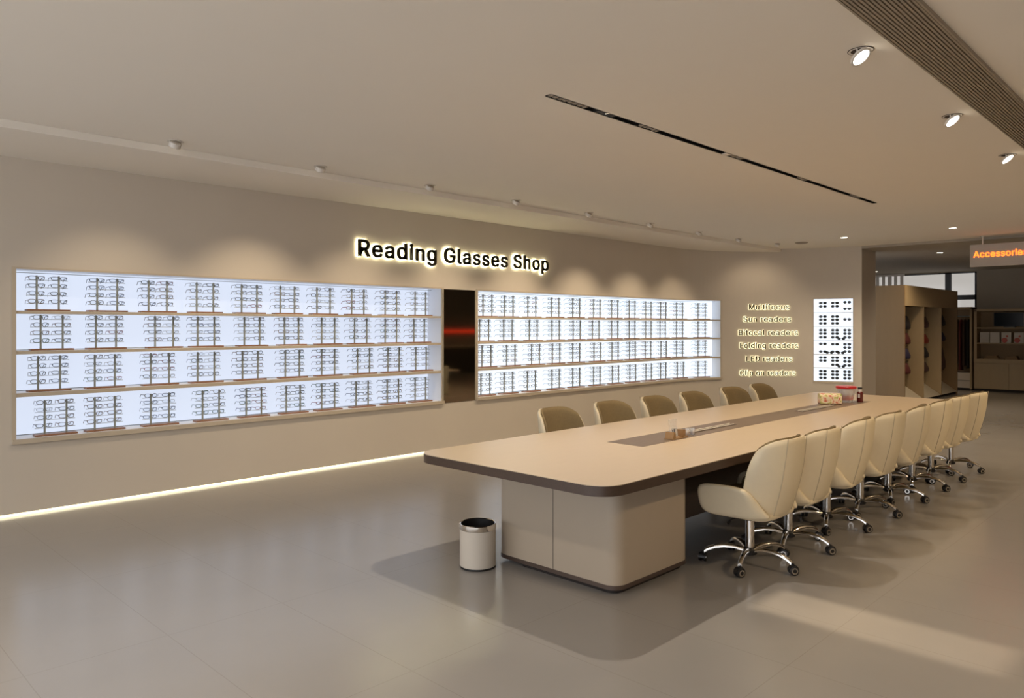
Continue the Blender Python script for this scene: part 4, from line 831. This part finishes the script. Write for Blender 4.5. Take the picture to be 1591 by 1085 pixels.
def bag(x, y, z, w, hh, d, mt, label, grp, hang=True, cat='bag', name='hanging_bag'):
    t = empty(name, (x, y, z)); tag(t, label, cat, grp)
    vs = []; fs = []; n = 20; lay = [(0.80, 0.0), (1.0, 0.08), (1.03, 0.35), (0.95, 0.75), (0.75, 0.97), (0.5, 1.0)]
    for k, zz in lay:
        for i in range(n):
            a = 2 * PI * i / n; c, s = math.cos(a), math.sin(a)
            vs.append((math.copysign(abs(c) ** 0.6, c) * w / 2 * k, math.copysign(abs(s) ** 0.7, s) * d / 2 * (k if zz < 0.5 else k * 0.8), zz * hh))
    for L_ in range(len(lay) - 1):
        for i in range(n): fs.append((L_ * n + i, L_ * n + (i + 1) % n, (L_ + 1) * n + (i + 1) % n, (L_ + 1) * n + i))
    fs.append(tuple(reversed(range(n)))); fs.append(tuple((len(lay) - 1) * n + i for i in range(n)))
    m = MB(); m.add(vs, fs); m.build('body', mt, t, smooth=True, angle=60)
    m = MB(); m.tube([(-w * 0.22, 0, hh * 0.97), (-w * 0.18, 0, hh * 1.12), (0, 0, hh * 1.2), (w * 0.18, 0, hh * 1.12), (w * 0.22, 0, hh * 0.97)], 0.008, 6); m.build('handle', mt, t, smooth=True)
    return t
BC = [mat('bag_black', (0.02, 0.017, 0.02), 0.6), mat('bag_maroon', (0.10, 0.02, 0.02), 0.6), mat('bag_navy', (0.025, 0.02, 0.06), 0.6), mat('bag_brown', (0.07, 0.035, 0.03), 0.6), mat('bag_red', (0.22, 0.035, 0.02), 0.6)]
bn = ['black', 'maroon', 'navy', 'dark brown', 'red']
hooks = MB(); BN = ['left', 'middle', 'right']
# (bay, z bottom, w, h, colour, hung)
items = [(0, 1.54, 0.34, 0.30, 0, 'upper hanging'), (0, 1.222, 0.34, 0.25, 1, 'upper shelf'), (0, 0.902, 0.30, 0.24, 2, 'middle shelf'), (0, 0.582, 0.34, 0.24, 1, 'lower shelf'),
         (1, 1.58, 0.36, 0.26, 3, 'upper hanging'), (1, 1.222, 0.34, 0.22, 4, 'upper shelf'), (1, 0.902, 0.32, 0.24, 0, 'middle shelf'), (1, 0.582, 0.36, 0.22, 3, 'lower shelf'),
         (2, 1.62, 0.30, 0.28, 0, 'topmost hanging'), (2, 1.26, 0.36, 0.22, 2, 'second hanging'), (2, 0.58, 0.30, 0.55, 3, 'long lower hanging')]
for bi, z, w, hh, ci, pos in items:
    x = GX0 + bays[bi][1] - 0.22
    bag(x, GY0 + 0.36, z, w, hh, 0.30, BC[ci], f'{bn[ci]} bag, {pos} place in the {BN[bi]} bay of the shelving unit', 'bags in the shelving unit')
    if 'hanging' in pos:
        hx = x - GX0; zt = z + hh * 1.2 - 0.005
        MB().tube([(hx, D_ - 0.03, zt + 0.015), (hx, 0.36, zt), (hx, 0.34, zt + 0.02)], 0.008, 6).build('hook', M_post, gd)

# ------------------------------------------------------------------ back room: wall cabinet, wardrobe
CX = 21.45
cb = empty('storage_cabinet', (CX, 4.90, 0)); tag(cb, 'long oak cabinet with open shelves above doors against the back wall', 'cabinet')
Lc = 3.0; D2 = 0.42
MB().box(0.02, D2, -Lc, 0, 0.06, 0.71).build('carcass', M_oakc, cb)
for k in range(4):
    dr = MB().box(0.0, 0.02, -0.004 - 0.745 * (k + 1) + 0.006, -0.004 - 0.745 * k, 0.07, 0.70).build('door', M_oakc, cb, bevel=0.002)
MB().box(0.03, D2, -Lc, 0, 0.0, 0.06).build('plinth', M_gap, cb)
MB().box(-0.01, D2, -Lc, 0, 0.71, 0.80).build('worktop', M_oakc, cb)
MB().box(0, D2, -0.06, 0, 0.80, 2.03).box(0, D2, -1.12, -1.05, 0.80, 2.03).box(0, D2, -2.12, -2.05, 0.80, 2.03).box(0, D2, -Lc, -Lc + 0.05, 0.80, 2.03).build('upright', M_oakc, cb)
MB().box(0, D2, -Lc, 0, 1.985, 2.045).build('top_panel', M_oakc, cb)
MB().box(D2 - 0.02, D2 - 0.004, -Lc, 0, 0.80, 1.985).build('back_panel', M_brown, cb)
for z in (1.585, 1.205):
    MB().box(0.01, D2 - 0.02, -1.05, -0.06, z - 0.03, z).box(0.01, D2 - 0.02, -2.05, -1.12, z - 0.03, z).build('shelf', M_oakc, cb)
tv = empty('black_box', (CX + 0.20, 4.18, 1.586)); tv.name = 'monitor'; tag(tv, 'wide dark glossy screen on the top shelf of the back cabinet', 'screen')
MB().box(-0.02, 0.03, -0.33, 0.33, 0.03, 0.36).build('casing', M_black, tv); MB().box(-0.024, -0.02, -0.32, 0.32, 0.04, 0.35).build('screen', M_tv, tv); MB().box(-0.05, 0.06, -0.12, 0.12, 0, 0.03).build('stand', M_black, tv)
M_gb = mat('gift_box_cream', (0.62, 0.56, 0.46), 0.6); M_gr = mat('gift_red_print', (0.48, 0.07, 0.03), 0.5)
for i, (y, pr) in enumerate([(4.70, 0), (4.48, 0), (4.24, 1), (3.98, 1)]):
    g = empty('gift_box', (CX + 0.18, y, 1.2055)); g.rotation_euler = (0, 0, 0.12); tag(g, ['plain cream gift box, leftmost on the cabinet middle shelf', 'plain cream gift box, second from left on the cabinet middle shelf', 'cream gift box with red corner print, third on the cabinet middle shelf', 'cream gift box with red print, rightmost on the cabinet middle shelf'][i], 'box', 'gift boxes on the back cabinet')
    MB().box(-0.09, 0.05, -0.10, 0.10, 0, 0.235).build('box', M_gb, g, bevel=0.002); MB().box(-0.092, 0.052, -0.102, 0.102, 0.235, 0.262).build('lid', M_gb, g, bevel=0.002)
    if pr:
        q = MB(); n = 20
        q.prism([(0.035 + 0.062 * math.cos(2 * PI * k / n), 0.065 + 0.062 * math.sin(2 * PI * k / n)) for k in range(n)], -0.0925, -0.090, axis='x')
        q.prism([(-0.015 + 0.024 * math.cos(2 * PI * k / n), 0.165 + 0.024 * math.sin(2 * PI * k / n)) for k in range(n)], -0.0925, -0.090, axis='x')
        q.build('red_print', M_gr, g)
for i, (y, w) in enumerate([(4.55, 0.30), (4.12, 0.26)]):
    g = MB(); 
    for k in range(4): g.box(-0.12, 0.12, -w / 2 + 0.01 * k, w / 2 - 0.01 * k, 0.022 * k, 0.022 * k + 0.019)
    o = g.build('brochure_stack', [M_brown], loc=(CX + 0.2, y, 0.8005)); tag(o, ['low stack of brown brochures, left on the cabinet worktop', 'low stack of brown brochures, right on the cabinet worktop'][i], 'brochures', 'brochure stacks on the cabinet worktop')
# wardrobe niche with clothes
wd = empty('open_wardrobe', (CX, 5.0, 0)); tag(wd, 'narrow open wardrobe with hanging clothes between shelving unit and cabinet', 'wardrobe')
MB().box(0, D2, -0.05, -0.01, 0.03, 2.08).box(0, D2, 0.72, 0.76, 0.03, 2.08).build('side_panel', M_oakc, wd)
MB().box(0, D2, -0.05, 0.76, 2.04, 2.10).build('top_panel', M_oakc, wd); MB().box(D2 - 0.02, D2, -0.01, 0.72, 0.03, 2.04).build('back_panel', M_brown, wd)
dw = MB().box(0.02, D2 - 0.02, -0.01, 0.72, 0.06, 0.44).build('drawer', mat('pale_drawer', (0.62, 0.54, 0.43), 0.5), wd)
MB().box(0.012, 0.02, -0.01, 0.72, 0.245, 0.251).build('drawer_gap', M_gap, dw)
MB().box(0.04, D2, -0.01, 0.72, 0.0, 0.06).build('plinth', M_gap, wd)
MB().tube([(0.2, -0.01, 1.87), (0.2, 0.72, 1.87)], 0.012, 8).build('rail', M_post, wd, smooth=True)
cc = [('black', (0.02, 0.02, 0.02)), ('dark brown', (0.08, 0.045, 0.03)), ('maroon', (0.14, 0.03, 0.025)), ('grey green', (0.12, 0.14, 0.10)), ('charcoal', (0.05, 0.045, 0.045)), ('rust', (0.20, 0.06, 0.03))]
for i, (nm, c) in enumerate(cc):
    y = 5.06 + 0.085 * i; mt = mat('cloth_' + nm.replace(' ', '_'), c, 0.9, bump=0.3, nscale=40)
    g = empty('hanging_garment', (CX + 0.2, y, 0)); tag(g, f'{nm} garment hanging in the wardrobe, {ORD[i]} from its right side', 'garment', 'garments in the wardrobe')
    n = 16; vs = []; fs = []
    L0 = [0.55, 0.62, 0.50, 0.66, 0.52, 0.60][i]
    for zz, w_, dd in ((L0, 0.17, 0.034), (1.0, 0.16, 0.032), (1.5, 0.165, 0.034), (1.70, 0.175, 0.03), (1.765, 0.10, 0.022), (1.79, 0.03, 0.015)):
        for k in range(n):
            a = 2 * PI * k / n; wob = 1 + 0.18 * math.sin(5 * a + i) * (zz < 1.6); vs.append((math.cos(a) * w_, math.sin(a) * dd * wob, zz))
    for L_ in range(5):
        for k in range(n): fs.append((L_ * n + k, L_ * n + (k + 1) % n, (L_ + 1) * n + (k + 1) % n, (L_ + 1) * n + k))
    fs += [tuple(reversed(range(n))), tuple(5 * n + k for k in range(n))]
    m = MB(); m.add(vs, fs); m.build('cloth', mt, g, smooth=True, angle=60)
    m = MB(); m.tube([(0, 0, 1.785), (0, 0, 1.86), (0.012, 0, 1.878), (0, 0, 1.889), (-0.012, 0, 1.878)], 0.004, 6); m.build('hanger_hook', M_chrome, g)
print('individual eyeglasses', n_ind)
